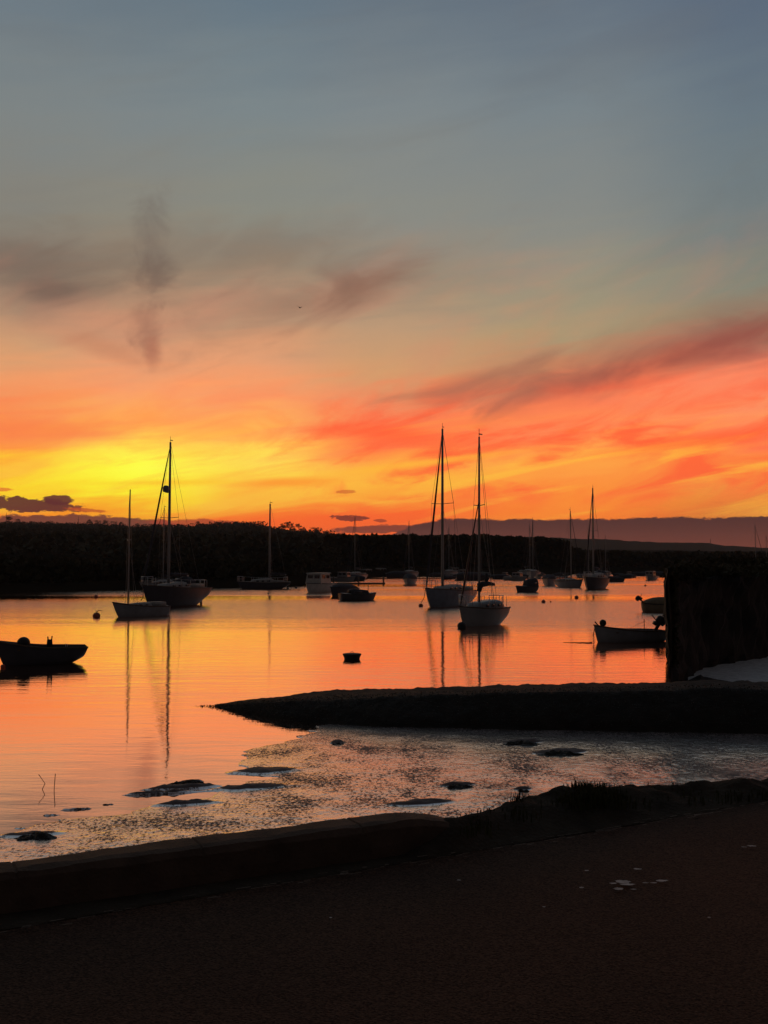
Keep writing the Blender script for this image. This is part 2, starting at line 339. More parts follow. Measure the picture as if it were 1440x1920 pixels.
def copy_tree(o, parent=None):
    kids = [k for k in bpy.data.objects if k.parent == o]
    c = o.copy(); COL.objects.link(c); c.parent = parent
    for k in kids: copy_tree(k, c)
    return c
def vnoise(x, y, seed=0):                  # value noise on arrays
    xi = np.floor(x).astype(np.int64); yi = np.floor(y).astype(np.int64); fx = x - xi; fy = y - yi
    fx = fx * fx * (3 - 2 * fx); fy = fy * fy * (3 - 2 * fy)
    def h(a, b):
        n = (a * 374761393 + b * 668265263 + seed * 974634777) & 0x7fffffff
        n = ((n ^ (n >> 13)) * 1274126177) & 0x7fffffff
        return ((n ^ (n >> 16)) & 0xffff) / 65535.0
    return (h(xi, yi) * (1 - fx) + h(xi + 1, yi) * fx) * (1 - fy) + (h(xi, yi + 1) * (1 - fx) + h(xi + 1, yi + 1) * fx) * fy
def fbm(x, y, oct=4, seed=0, g=.5):
    a = 1; s = 0; t = 0
    for k in range(oct): s = s + a * (vnoise(x * 2 ** k, y * 2 ** k, seed + k) - .5); t += a; a *= g
    return s / t * 2
def grid_obj(name, X, Y, Z, m, smooth=True):
    r, c = X.shape; me = bpy.data.meshes.new(name)
    co = np.stack([X, Y, Z], -1).reshape(-1, 3)
    i = np.arange((r - 1) * (c - 1)); a = (i // (c - 1)) * c + i % (c - 1)
    fs = np.stack([a, a + 1, a + c + 1, a + c], -1)
    me.from_pydata(co.tolist(), [], fs.tolist()); me.materials.append(MT[m])
    if smooth: me.shade_smooth()
    o = bpy.data.objects.new(name, me); COL.objects.link(o); o['kind'] = 'structure'
    return o
def interp(x, pts): return np.interp(x, [p[0] for p in pts], [p[1] for p in pts])

# ------------------------------------------------------------------ water, hills
xs = np.linspace(-2400, 2400, 25); X, Y = np.meshgrid(xs, np.linspace(-60, 2400, 13))
grid_obj('water', X, Y, X * 0, 'water', False)
# far shore: columns by bearing, rows by distance
shore = [(-1500, 78), (-400, 80), (0, 84), (270, 96), (420, 100), (560, 110), (650, 150), (760, 172), (940, 196), (1250, 205), (2600, 260)]
ridge = [(-1500, 968), (-300, 972), (0, 983), (60, 985), (150, 986), (240, 989), (300, 989), (350, 989), (400, 985), (440, 982), (480, 986), (520, 993), (560, 998), (620, 1004), (700, 1008), (760, 1020), (900, 1030), (2600, 1036)]
pxs = np.linspace(-1500, 2600, 420); ts = np.linspace(0, 1, 46) ** 1.6
P, T = np.meshgrid(pxs, ts)
S = interp(P, shore); RD = 900.0
DY = S + (1400 - S) * T
RH = H + (1050 - interp(P, ridge)) / F * RD
tr = (DY - S) / (RD - S)
Zr = 1.3 * (1 - np.exp(-(DY - S) / 2.0)) + (RH - 1.3) * np.clip(tr, 0, 1) ** 1.25 - np.clip(tr - 1, 0, 5) * 14 - .35
Xr = (P - 720) / F * DY
Zr += (fbm(Xr / 60, DY / 60, 4, 3) * 1.2 + fbm(Xr / 9, DY / 9, 3, 5) * .35) * np.clip((DY - S) / 60, 0, 1) + fbm(Xr / 5, DY / 5, 3, 8) * .15 * (T > 0)
grid_obj('hills', Xr, DY, Zr, 'hill')
fh = [(-600, 1000), (300, 1004), (900, 1004), (1060, 1009), (1160, 1013), (1205, 1016), (1270, 1017), (1330, 1019), (1370, 1024), (1440, 1028), (1600, 1032), (2600, 1034)]
pxs = np.linspace(300, 2600, 700); P, T = np.meshgrid(pxs, np.linspace(0, 1, 14))
DY = 1500 + 500 * T; RH = H + (1050 - interp(P, fh)) / F * 1750
Zr = RH * np.sin(np.clip(T * 2, 0, 1) * PI / 2) - np.clip(T - .5, 0, 1) * 20
Zr += (fbm(P / 14, DY / 60, 4, 11) * 1.6) * (T > .05)
grid_obj('far_hill', (P - 720) / F * DY, DY, Zr, 'hill')

# ------------------------------------------------------------------ foliage
def leaves(centres, size, flat=.0):
    """one small bent leaf-clump face per centre"""
    n = len(centres); C = np.asarray(centres, float)
    a = rng.normal(size=(n, 3)); a /= np.linalg.norm(a, axis=1)[:, None]
    b = rng.normal(size=(n, 3)); b = np.cross(a, b); b /= np.linalg.norm(b, axis=1)[:, None]
    s = (np.asarray(size) * rng.uniform(.5, 1.2, n))[:, None]
    v = np.stack([C - a * s, C + b * s * .7, C + a * s, C - b * s * .55], 1).reshape(-1, 3)
    mb = MB(); mb.v = v.tolist(); mb.f = np.arange(4 * n).reshape(n, 4).tolist(); return mb
def wood(name, label, cat, x0, x1, topf, dist, depth, count, size, base=.2):
    px = rng.uniform(x0, x1, count); Y = interp(px, dist) + rng.uniform(0, depth, count)
    top = H + (1050 - interp(px, topf)) / F * interp(px, dist)
    top = top + fbm(px / 7, Y / 9, 3, 21) * size * 1.1 - abs(Y - interp(px, dist) - depth * .35) * .02
    z = base + (top - base) * (1 - rng.uniform(0, 1, count) ** 1.7)
    X = (px - 720) / F * Y
    o = leaves(np.stack([X, Y, z], -1), size).build(name, 'leaf', smooth=False); return tag(o, label, cat, kind='stuff')
wood('woodland', 'dark even-topped wood along the far shore behind the middle boats', 'woodland', 610, 1072,
     [(610, 1004), (700, 1004), (760, 1003), (800, 1004), (900, 1003), (1000, 1008), (1050, 1011), (1066, 1016), (1074, 1028)],
     [(610, 190), (700, 205), (1080, 215)], 22, 26000, .55)
wood('treeline', 'low dark tree line on the far shore to the right of the tall wood', 'tree line', 1060, 2200,
     [(1060, 1026), (1090, 1033), (1200, 1036), (1440, 1037), (2200, 1030)], [(1060, 222), (2200, 260)], 16, 26000, .55)
wood('hedge', 'dark scrub along the left bank of the channel', 'scrub', -500, 640,
     [(-500, 1052), (100, 1048), (250, 1056), (420, 1052), (560, 1040), (640, 1022)], [(-500, 84), (0, 88), (270, 100), (420, 106), (560, 118), (640, 180)], 14, 24000, .38)
# hedges and copses scattered over the hillside
cs = []
for k in range(360):
    px = rng.uniform(-300, 640); d = rng.uniform(200, 880); w = rng.uniform(6, 26)
    g = H + 0; tr_ = (d - interp(px, shore)) / (RD - interp(px, shore)); RHk = H + (1050 - interp(px, ridge)) / F * RD
    gz = 1.0 + (RHk - 1.3) * tr_ ** 1.25; n = int(w * 9)
    cs.append(np.stack([(px - 720) / F * d + rng.uniform(-w, w, n), d + rng.uniform(-3, 3, n), gz + rng.uniform(0, 1, n) * rng.uniform(2, 4.2)], -1))
px = rng.uniform(-300, 640, 9000); d = np.full(9000, RD) + rng.uniform(-12, 12, 9000)
RHk = H + (1050 - interp(px, ridge)) / F * RD
hh = np.clip(1.2 + fbm(px / 11, px * 0, 4, 31) * 4.2, .2, 6)
cs.append(np.stack([(px - 720) / F * d, d, RHk - .6 + rng.uniform(0, 1, 9000) * hh], -1))
tag(leaves(np.concatenate(cs), .9).build('hillside_scrub', 'leaf', smooth=False), 'dark hedges and scrub covering the left hillside', 'scrub', kind='stuff')
def tree_proto(seed, h, wide, airy):
    random.seed(seed); t = thing('tree', '', 'tree', (0, 0, 0))
    b = MB(); tips = []
    b.tube([(0, 0, -.5), (.05, 0, h * .25), (.12, .05, h * .55), (.05, 0, h * .85)], [h * .028, h * .022, h * .014, h * .004], 7)
    for k in range(9):
        a = k * 2.4 + random.random(); z0 = h * random.uniform(.25, .7); r = wide * random.uniform(.5, 1)
        e = (math.cos(a) * r, math.sin(a) * r, z0 + h * random.uniform(.12, .28)); b.tube([(.06, 0, z0), (e[0] * .5, e[1] * .5, z0 + (e[2] - z0) * .65), e], [h * .012, h * .007, .03], 5); tips.append(e)
    tips.append((0, 0, h * .9)); b.build('trunk', 'bark', t)
    c = []
    for e in tips:
        n = int(80 * airy); rr = wide * random.uniform(.32, .55)
        d = rng.normal(size=(n, 3)); d /= np.linalg.norm(d, axis=1)[:, None]; d *= (rng.uniform(0, 1, n) ** .5 * rr)[:, None]
        c.append(np.array(e) + d * np.array([1, 1, .75]))
    leaves(np.concatenate(c), h * .035).build('crown', 'leaf', t, False); return t
protos = [tree_proto(1, 9, 3.4, 1.1), tree_proto(2, 10, 3.0, .8), tree_proto(3, 7.5, 3.8, 1.2)]
for p in protos: p.hide_render = False
rt = [(16, 973, 1, .85, 'small tree at the far left end of the ridge beside a thin pole'), (32, 973, 2, .8, 'bushy tree at the left end of the ridge under the dark cloud'),
      (75, 977, 2, .55, 'low tree on the ridge below the long dark cloud'), (94, 977, 0, .6, 'second low tree on the ridge below the dark cloud'),
      (168, 976, 0, .8, 'leftmost tree of the close pair of clumps on the left ridge'), (182, 975, 2, .85, 'broad tree in the middle of the ridge clump'), (197, 977, 0, .8, 'right hand tree of the ridge clump'),
      (213, 976, 2, .8, 'round tree on the ridge left of the thin mast'), (228, 980, 1, .6, 'small tree on the ridge just left of the thin mast'), (257, 983, 0, .55, 'low tree on the ridge between the thin mast and the tall mast'),
      (303, 984, 2, .5, 'low tree on the ridge just left of the tall mast'), (335, 985, 0, .45, 'small tree on the ridge just right of the tall mast'), (371, 981, 1, .6, 'pointed tree standing alone on the ridge right of the tall mast'),
      (489, 982, 2, .8, 'round tree on the ridge slope left of the short mast'), (534, 985, 0, .9, 'leaning tree on the slope right of the short mast'), (543, 982, 1, 1.0, 'tallest tree of the clump right of the short mast'),
      (550, 986, 2, .8, 'squat tree at the right of the clump by the short mast'), (560, 990, 1, .9, 'tree with open branches on the falling slope'), (570, 991, 0, .7, 'small open tree below the tallest clump'),
      (590, 994, 2, .9, 'broad tree low on the falling slope'), (597, 993, 0, .8, 'second broad tree low on the falling slope'), (612, 997, 2, .6, 'last small tree at the foot of the slope before the wood'),
      (700, 0, 0, 0, '')]
used = set()
for px, py, k, sc, lab in rt:
    if not sc: continue
    p = protos[k] if k not in used else copy_tree(protos[k]); used.add(k)
    rh = H + (1050 - float(interp(px, ridge))) / F * RD
    p.location = ((px - 720) / F * 895, 895, rh - 1.2); sc *= 1.0
    p.scale = (sc,) * 3; p.rotation_euler.z = px; tag(p, lab, 'tree', 'trees along the ridge')
# ------------------------------------------------------------------ hillside lamps, poles
def pole_lamp(px, py, d, lab):
    p = deep(px, py, d); t = thing('street_lamp', lab, 'lamp', (p.x, p.y, p.z - 4), group='lamps on the dark hillside')
    MB().tube([(0, 0, -2), (0, 0, 4)], [.09, .05], 8).build('pole', 'alu', t); MB().ball((0, 0, 4.1), .42, 8, 1.5).build('lamp_head', 'lamp', t)
pole_lamp(210, 1003, 500, 'tiny white light on the hillside left of the thin mast')
pole_lamp(35, 1020, 450, 'tiny faint light low on the hillside at the left edge')
for px, py, d, lab in ((12, 961, 880, 'thin pole on the ridge at the left edge of the view'), (147, 968, 880, 'thin pole on the ridge left of the clump of trees'), (1332, 1009, 1700, 'slim tower on the far hill above the right wall')):
    p = deep(px, py, d); hgt = 14
    b = MB().tube([(0, 0, 0), (0, 0, hgt)], [.30 * d / 880, .12 * d / 880], 6).box((0, 0, hgt * .8), (1.6, .15, .15))
    tag(b.build('pole', 'bark', loc=(p.x, p.y, p.z - hgt)), lab, 'pole')

# ------------------------------------------------------------------ mud, slipway, wall, road
sh = [(1400, 1330), (900, 1352), (700, 1357), (640, 1361), (560, 1380), (500, 1402), (455, 1440), (440, 1452), (480, 1460), (430, 1482), (372, 1490), (340, 1502), (240, 1526), (130, 1540), (40, 1556), (-60, 1572), (-400, 1610)]
shp = [at(a, b) for a, b in sh]
def in_dist(X, Y):
    """signed distance to the mud's edge; positive on the mud"""
    best = np.full(X.shape, 1e9); sg = np.ones(X.shape)
    for a, b in zip(shp[:-1], shp[1:]):
        dx, dy = b.x - a.x, b.y - a.y; t = np.clip(((X - a.x) * dx + (Y - a.y) * dy) / (dx * dx + dy * dy), 0, 1)
        ex = X - a.x - t * dx; ey = Y - a.y - t * dy; d = np.hypot(ex, ey); m = d < best
        best = np.where(m, d, best); sg = np.where(m, np.sign(dx * ey - dy * ex), sg)
    return best * sg
MT['mud_glint'] = mat('foreshore_painted_glint', (.80, .80, .78), .3, .3, .45, 9, .02, 30)  # silvery glint on the wet foreshore, painted in as a pale base colour
def mud_grid(name, P, Q, zf, m='mud'):
    A = np.vectorize(lambda p, q: tuple(at(p, q)[:2]))(P, Q); return grid_obj(name, A[0], A[1], zf(A[0], A[1]), m)
isl = [(338, 1478, .55, .13, .06), (300, 1488, .55, .08, .05), (357, 1467, .2, .12, .05), (143, 1518, .22, .03, .03), (95, 1529, .12, .02, .02), (202, 1509, .1, .02, .02), (60, 1566, .3, .08, .035), (490, 1447, .45, .2, .05), (460, 1478, .5, .15, .05), (350, 1508, .35, .09, .05),
       (982, 1393, .30, .12, .07), (1050, 1412, .38, .14, .07), (857, 1474, .2, .07, .05), (785, 1508, .35, .1, .05), (632, 1394, .1, .1, .06), (980, 1482, .1, .05, .04)]
def mudz(X, Y):
    s = in_dist(X, Y) + fbm(X / 1.1, Y / .55, 4, 41) * .55
    z = np.where(s > 0, .007 + .0035 * np.abs(s) ** .8, s * .10)
    n = fbm(X / .07, Y / .07, 3, 51) * (.0014 + .0007 * np.clip(s, 0, 4)) + fbm(X / .5, Y / .35, 3, 61) * .003
    z = z + n * np.clip(s * 1.5, 0, 1)
    z = z + fbm(X / 2.5, Y / .6, 3, 66) * .006 * np.clip(s, 0, 1)
    for px, py, rx, ry, h in isl:
        c = at(px, py); q = ((X - c.x + (Y - c.y) * .0) / rx) ** 2 + ((Y - c.y - .22 * (X - c.x)) / ry) ** 2
        z = z + h * .75 * np.exp(-q ** 2 * 1.4) * (1 + fbm(X / .12, Y / .12, 3, 71) * .6) + np.where(s < 0, np.minimum(.0 - z, .2) * np.exp(-q ** 2 * .8), 0)
    return z
y0 = np.linspace(1327, 1640, 420); P, Q = np.meshgrid(np.linspace(-120, 1560, 760), y0)
mud_grid('mudflat', P, Q, mudz)
# inner pool of mud behind the slipway, at the foot of the old wall
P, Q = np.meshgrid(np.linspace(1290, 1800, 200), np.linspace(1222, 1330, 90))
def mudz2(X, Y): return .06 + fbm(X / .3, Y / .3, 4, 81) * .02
mud_grid('foreshore', P, Q, mudz2, 'mud_glint')

# slipway
foot = [(372, 1324), (400, 1326), (450, 1336), (530, 1350), (620, 1359), (720, 1364), (1000, 1370), (1440, 1379), (1900, 1392), (2600, 1410)]
crest = [(372, 1323.5), (400, 1321), (450, 1316.5), (520, 1312.5), (600, 1308), (800, 1301), (950, 1296), (1100, 1293), (1250, 1291), (1330, 1288), (1440, 1290), (1900, 1290), (2600, 1290)]
rows = []
for px in np.concatenate([np.linspace(374, 640, 150), np.linspace(642, 1500, 330), np.linspace(1510, 2600, 60)]):
    f = at(px, interp(px, foot), .0); wd = .12 + 1.3 * min(1, (px - 372) / 260)
    Yn = f.y + wd * .55; cy = interp(px, crest) + 1.2
    zc = H - (cy - 1050) * Yn / F
    rw = []
    for v in np.linspace(-.25, 1, 16):
        Yv = f.y + wd * .55 * v; zv = zc * (max(0, v) ** .75) if v > 0 else v * .3
        rw.append((Yv, zv))
    for v in np.linspace(.08, 1, 12):
        Yv = Yn + v * wd * 1.1; rw.append((Yv, (zc - (cy - 1050 - 1) * 0 ) - .035 * v * wd))
    e = rw[-1]
    for v in np.linspace(.1, 1, 6): rw.append((e[0] + v * .3, e[1] * (1 - v) - .3 * v))
    rows.append([((px - 720) / F * f.y + (px - 720) / F * (y - f.y) , y, z) for y, z in rw])
A = np.array(rows); Xs, Ys, Zs = A[..., 0], A[..., 1], A[..., 2]
amp = np.clip((Xs + 3.4) / 2.5, .15, 1)
Zs = Zs + (fbm(Xs / .35, Ys / .35, 4, 91) * .035 + fbm(Xs / .09, Ys / .09, 2, 95) * .018) * amp
Ys = Ys + fbm(Xs / .5, Zs / .5 + 7, 3, 97) * .06 * amp
o = grid_obj('slipway', Xs, Ys, Zs, 'weed')
# wrack along the slipway edges
cc = []
for k in range(9000):
    i = rng.integers(0, A.shape[0] - 60); j = rng.integers(3, 20)
    cc.append((Xs[i, j] + rng.normal() * .05, Ys[i, j] + rng.normal() * .05, Zs[i, j] + abs(rng.normal()) * .012))
tag(leaves(cc, .014).build('seaweed', 'clump', smooth=False), 'dark seaweed clinging to the slipway', 'seaweed', kind='stuff')
# seaweed clumps on the mud
for px, py, w, lab in ((982, 1393, .30, 'dark seaweed clump on the mud below the slipway, left of a larger one'), (1050, 1412, .36, 'largest dark seaweed clump on the mud right of centre'), (857, 1474, .2, 'small seaweed clump on the mud above the low wall'),
                       (632, 1393, .1, 'small lump of weed on the mud near the slipway tip'), (357, 1468, .24, 'weedy lump at the right end of the mud islet in the water'), (65, 1566, .2, 'weedy clump at the left edge of the mud by the water'), (982, 1482, .09, 'tiny weed clump on the mud beside the grassy bank')):
    c = at(px, py, .03); mb = MB(); nr, na = 14, 44
    for i in range(nr + 1):
        for k in range(na):
            a_ = 2 * PI * k / na; r_ = i / nr; f_ = 1 + .35 * float(fbm(np.array([math.cos(a_) * 2.2 + px]), np.array([math.sin(a_) * 2.2]), 3, 7)[0]) * 2
            x, y = math.cos(a_) * r_ * w * .95 * f_, math.sin(a_) * r_ * w * .5 * f_
            z = (1 - r_ ** 2) * w * .09 + float(fbm(np.array([x * 22 + px]), np.array([y * 22]), 3, 8)[0]) * .035 * (1 - r_ ** 4) - .02 * r_
            mb.v.append((x, y, z))
    for i in range(nr):
        for k in range(na): mb.f.append((i * na + k, i * na + (k + 1) % na, (i + 1) * na + (k + 1) % na, (i + 1) * na + k))
    tag(mb.build('seaweed_clump', 'clump', smooth=False, loc=c), lab, 'seaweed', 'seaweed clumps on the mud')
for px, py, pts, lab in ((72, 1480, [(0, 0, -.1), (.08, 0, .07), (.0, 0, .18)], 'crooked twig sticking out of the water at the left'), (101, 1482, [(0, 0, -.1), (.005, 0, .05), (.015, 0, .2)], 'straight twig sticking out of the water at the left')):
    c = at(px, py); tag(MB().tube(pts, .0045, 6).build('twig', 'wood', loc=c), lab, 'twig', 'twigs standing in the water')
# old quay wall with its end towards us, at the right
A0 = Vector((6.22, 22.3)); B0 = Vector((8.15, 26.0)); B1 = Vector((11.2, 29.3)); B2 = Vector((22, 38)); Cc = Vector((9.0, 32.2)); D1 = Vector((20, 48))
ring = [A0, B0, B1, B2, D1, Cc]
def dense(ring, step=.25):
    out = []
    for a, b in zip(ring, ring[1:] + ring[:1]):
        n = max(1, int((b - a).length / step)); out += [a + (b - a) * i / n for i in range(n)]
    return out
rg = dense(ring); n = len(rg); mb = MB(); lv = np.linspace(-.4, 2.45, 14)
for k, z in enumerate(lv):
    for i, p in enumerate(rg):
        j = fbm(np.array([p.x * 1.7 + p.y * .9]), np.array([z * 3.1]), 3, 5)[0] * .14
        mb.v.append((p.x + j + .05 * (z < .3), p.y - j, z + (.30 * fbm(np.array([p.x * 1.3]), np.array([p.y * .8]), 4, 9)[0] if k == 13 else 0)))
for k in range(13):
    for i in range(n): mb.f.append((k * n + i, k * n + (i + 1) % n, (k + 1) * n + (i + 1) % n, (k + 1) * n + i))
mb.f.append(tuple(13 * n + i for i in range(n)))
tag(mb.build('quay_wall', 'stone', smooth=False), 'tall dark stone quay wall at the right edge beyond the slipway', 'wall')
# shingle apron tying the quay foot to the slipway
pc = np.concatenate([np.linspace(1236, 1330, 60), np.linspace(1332, 1460, 40), np.linspace(1470, 2600, 40)])
nearp = [at(q, float(interp(q, crest)) + 6, .3) for q in pc]
farp = [at(q, float(interp(q, [(1236, 1287), (1252, 1286), (1290, 1270), (1314, 1257), (1319, 1263), (1440, 1287), (2600, 1289)])), .05) for q in pc]
Q = np.linspace(0, 1, 34)[:, None]
Xa = np.array([p.x for p in nearp]) * (1 - Q) + np.array([p.x for p in farp]) * Q
Ya = np.array([p.y for p in nearp]) * (1 - Q) + np.array([p.y for p in farp]) * Q
Za = .30 * (1 - Q) ** 1.3 + .055 - .05 * Q + .05 * np.sin(Q * PI) + fbm(Xa / .25, Ya / .25, 4, 15) * .03 * np.sin(np.clip(Q, 0, .9) * PI) + Xa * 0
grid_obj('shingle', Xa, Ya, Za, 'weed')
def bush(px, Y, w, h, base, n, lab, grp, size=.09):
    t = thing('bush', lab, 'bush', ((px - 720) / F * Y, Y, base), group=grp); c = []
    st = MB()
    for k in range(9):
        a = random.uniform(0, 6.28); r = random.uniform(0, w * .4); e = (math.cos(a) * r, math.sin(a) * r, h * random.uniform(.5, .85)); st.tube([(0, 0, -.1), (e[0] * .4, e[1] * .4, e[2] * .5), e], [.03, .02, .008], 5)
        m = n // 9; d = rng.normal(size=(m, 3)) * np.array([w * .17, w * .17, h * .16]); c.append(np.array(e) + d)
    st.build('stem', 'bark', t); leaves(np.concatenate(c), size).build('foliage', 'leaf', t, False); return t
bush(1330, 27.5, 2.0, .35, 2.25, 1800, 'low bush on top of the quay wall, nearest its free end', 'bushes on the quay wall')
bush(1385, 29.5, 2.4, .45, 2.3, 2400, 'broad bush on the quay wall in the middle of the row', 'bushes on the quay wall')
bush(1440, 31.5, 2.6, .5, 2.35, 2400, 'bush on the quay wall at the right edge of the view', 'bushes on the quay wall')
bush(1285, 25.0, 1.0, .2, 2.3, 500, 'ivy tuft at the free end of the quay wall', 'bushes on the quay wall', .06)

iv = thing('ivy', 'dark ivy and weed hanging down the free end of the quay wall', 'ivy', (6.25, 22.35, 2.4)); c = []
for k in range(1500):
    q_ = random.random() ** 1.3; c.append((.18 + min(.1, abs(random.gauss(0, .06))) - .05, .3 + random.gauss(0, .15), .15 - q_ * 2.1))
for k in range(1400):
    q_ = random.random(); p_ = Vector((0, 0)).lerp(Vector((8.15 - 6.25, 26 - 22.35)), q_); c.append((p_.x + .12 + random.gauss(0, .07), p_.y + random.gauss(0, .1), .12 + random.gauss(0, .10)))
leaves(np.array(c), .06).build('foliage', 'leaf', iv, False); MB().tube([(0, 0, .1), (.05, 0, -1.0), (.02, .05, -2.2)], [.02, .03, .04], 6).build('stem', 'bark', iv)
# road, kerb wall, bank
ZR = 1.2
def line(p, q): return lambda x: p.y + (q.y - p.y) / (q.x - p.x) * (x - p.x)
seam = line(at(0, 1742, ZR), at(1080, 1562, ZR))
wall_near = line(at(0, 1641, ZR + .18), at(720, 1546, ZR + .18))
ep = [(-30, float(wall_near(-30))), (-2, float(wall_near(-2)) + .1), (0, float(wall_near(0)) + .16)] + [(p.x, p.y - .02) for p in (at(850, 1528, 1.36), at(905, 1519, 1.34), at(945, 1506, 1.32), at(1000, 1491, 1.32), at(1060, 1478, 1.33), at(1130, 1480, 1.30), at(1250, 1475, 1.27), at(1440, 1462, 1.26))] + [(12, 11.6), (30, 19)]
def edge(x): return interp(x, ep)
xr = np.concatenate([np.linspace(-26, -3, 60), np.linspace(-2.9, 4, 260), np.linspace(4.1, 26, 60)])
V = np.concatenate([np.linspace(0, .6, 20), np.linspace(.62, 1, 110)])
P, Q = np.meshgrid(xr, V); Yr = -8 - 6 * (P < -8) * 0 + (seam(P) + 8 + .04) * Q
Yr = np.where(seam(P) < -8, seam(P) - (1 - Q), Yr)
grid_obj('road', P, Yr, ZR + fbm(P / 1.5, Yr / 1.5, 4, 17) * .008 + fbm(P / .12, Yr / .12, 2, 18) * .0015, 'road')
V = np.linspace(0, 1, 40); P, Q = np.meshgrid(xr, V)
E = edge(P); Sm = seam(P) - .02
hump = interp(P, [(-30, 0), (.1, 0), (.35, .15), (.7, .125), (1.2, .13), (1.45, .11), (1.8, .07), (2.6, .06), (3.2, .10), (6, .2), (30, .3)])
q = np.clip(Q / .8, 0, 1); qs = np.clip((Q - .8) / .2, 0, 1)
Yb = Sm + (E - Sm) * q + qs * 1.1 * (P > .2) + qs * .02
Zb = ZR + .006 * (q > .02) + hump * np.sin(np.clip(q, 0, 1) * PI / 2) ** 1.5 - qs ** 1.2 * 1.45
Zb = Zb + (fbm(P / .35, Yb / .2, 4, 19) * .05 + fbm(P / .08, Yb / .08, 3, 23) * .018) * np.clip(q * 1.5, 0, 1) * np.clip((P - .3) * 1.5, .05, 1)
MT['earth'] = mat('bank_earth', (.055, .042, .030), .95, .1, .5, 5, .02, 40)
grid_obj('bank', P, Yb, Zb, 'earth')
# low coping wall
mb = MB(); prof = [(0, -.02), (-.004, .07), (0, .15), (.02, .178), (.06, .186), (.17, .186), (.215, .178), (.235, .15), (.24, -1.6)]
xk = np.concatenate([np.linspace(-14, -2.3, 120), np.linspace(-2.29, .62, 560)]); dn = Vector((-(wall_near(1) - wall_near(0)), 1)).normalized()
for i, x in enumerate(xk):
    cx_, cy_ = x, float(wall_near(x))
    fade = 1 - max(0, (x - .1) / .52) ** 2 * .85
    jt = abs((x + 20) % .78 - .39); gap = .006 if jt < .005 else 0
    for k, (a, z) in enumerate(prof):
        jn = float(fbm(np.array([x * 7.0]), np.array([k * 1.3]), 4, 29)[0]) * .010
        mb.v.append((cx_ + dn.x * (a + jn), cy_ + dn.y * (a + jn), ZR + (z * fade if z > 0 else z) + (jn * .9 - gap if 0 < k < 8 else 0)))
K = len(prof)
for i in range(len(xk) - 1):
    for k in range(K - 1): mb.f.append((i * K + k, (i + 1) * K + k, (i + 1) * K + k + 1, i * K + k + 1))
mb.f.append(tuple((len(xk) - 1) * K + k for k in range(K)))
MT['coping'] = mat('coping_concrete', (.105, .068, .048), .85, .2, .45, 6, .006, 60)
tag(mb.build('low_wall', 'coping', smooth=False), 'low concrete coping wall running along the left edge of the road', 'wall')
# pale broken line along the asphalt edge and worn patches
mb = MB(); x = -2.4
while x < 3.4:
    L_ = random.uniform(.015, .07)
    for rep_ in range(random.choice((0, 1, 1, 2, 3))):
        yb = seam(x) - .07 + random.gauss(0, .030); w = random.uniform(.002, .008)
        n = 5; up = [(x + L_ * k / n, yb + .49 * L_ * k / n + w * random.uniform(.3, 1), ZR + .016) for k in range(n + 1)]
        lo = [(x + L_ * k / n, yb + .49 * L_ * k / n - w * random.uniform(.3, 1), ZR + .016) for k in range(n + 1)]
        o_ = len(mb.v); mb.v += up + lo; mb.f += [(o_ + k, o_ + n + 1 + k, o_ + n + 2 + k, o_ + k + 1) for k in range(n)]
    x += L_ * 1.05
MT['dust'] = mat('pale_grit', (.19, .14, .11), .9, .1, .5, 30)
o = mb.build('road_edge_line', 'dust', smooth=False); o['kind'] = 'structure'
for px, py, w, h_ in ((1168, 1653, .045, .014), (1160, 1666, .03, .008), (1195, 1629, .022, .006), (1240, 1651, .035, .007), (1410, 1586, .03, .006), (1090, 1664, .015, .005), (1176, 1658, .04, .006), (1150, 1656, .02, .005), (1210, 1655, .018, .003), (1226, 1655, .02, .003), (1188, 1667, .015, .003), (1100, 1632, .012, .004), (1395, 1588, .02, .003), (1020, 1700, .008, .003), (620, 1720, .007, .003), (860, 1650, .01, .003), (1330, 1720, .008, .003)):
    c = at(px, py, ZR + .018); mb = MB(); n = 18
    ps = [(c.x + math.cos(a * 2 * PI / n) * w * random.uniform(.55, 1.15), c.y + math.sin(a * 2 * PI / n) * h_ * 2.2 * random.uniform(.5, 1.2), c.z) for a in range(n)]
    mb.v = ps + [tuple(c)]; mb.f = [(i, (i + 1) % n, n) for i in range(n)]
    o = mb.build('road_patch', 'pale', smooth=False); o['kind'] = 'structure'
# grass on the bank
def blades(cx, cy, cz, n, spread, hgt, mb):
    for k in range(n):
        x = cx + random.gauss(0, spread[0]); y = cy + random.gauss(0, spread[1]); a = random.uniform(0, 6.28); h_ = hgt * random.uniform(.4, 1.2); l = h_ * random.uniform(.1, .6)
        w = .0045; dx, dy = math.cos(a), math.sin(a); px_, py_ = -dy * w, dx * w
        p1 = (x + dx * l * .35, y + dy * l * .35, cz + h_ * .6); p2 = (x + dx * l, y + dy * l, cz + h_)
        mb.add([(x - px_, y - py_, cz - .03), (x + px_, y + py_, cz - .03), (p1[0] + px_ * .8, p1[1] + py_ * .8, p1[2]), (p1[0] - px_ * .8, p1[1] - py_ * .8, p1[2]), p2], [(0, 1, 2, 3), (3, 2, 4)])
mb = MB()
def bz(x): return ZR + float(interp(x, [(.35, .15), (.7, .125), (1.2, .13), (1.45, .11), (1.8, .07), (2.6, .06), (3.2, .10)]))
for k in range(200):
    x = random.uniform(1.12, 1.5); blades(x, float(edge(x)) - random.uniform(0, .3), bz(x) - .02, 6, (.05, .05), .085 * max(.2, 1 - abs(x - 1.3) * 4), mb)
for k in range(170):
    x = random.uniform(.45, 5); blades(x, float(edge(x)) - random.uniform(0, .35), bz(x) - .02, random.randint(2, 8), (.04, .05), .03, mb)
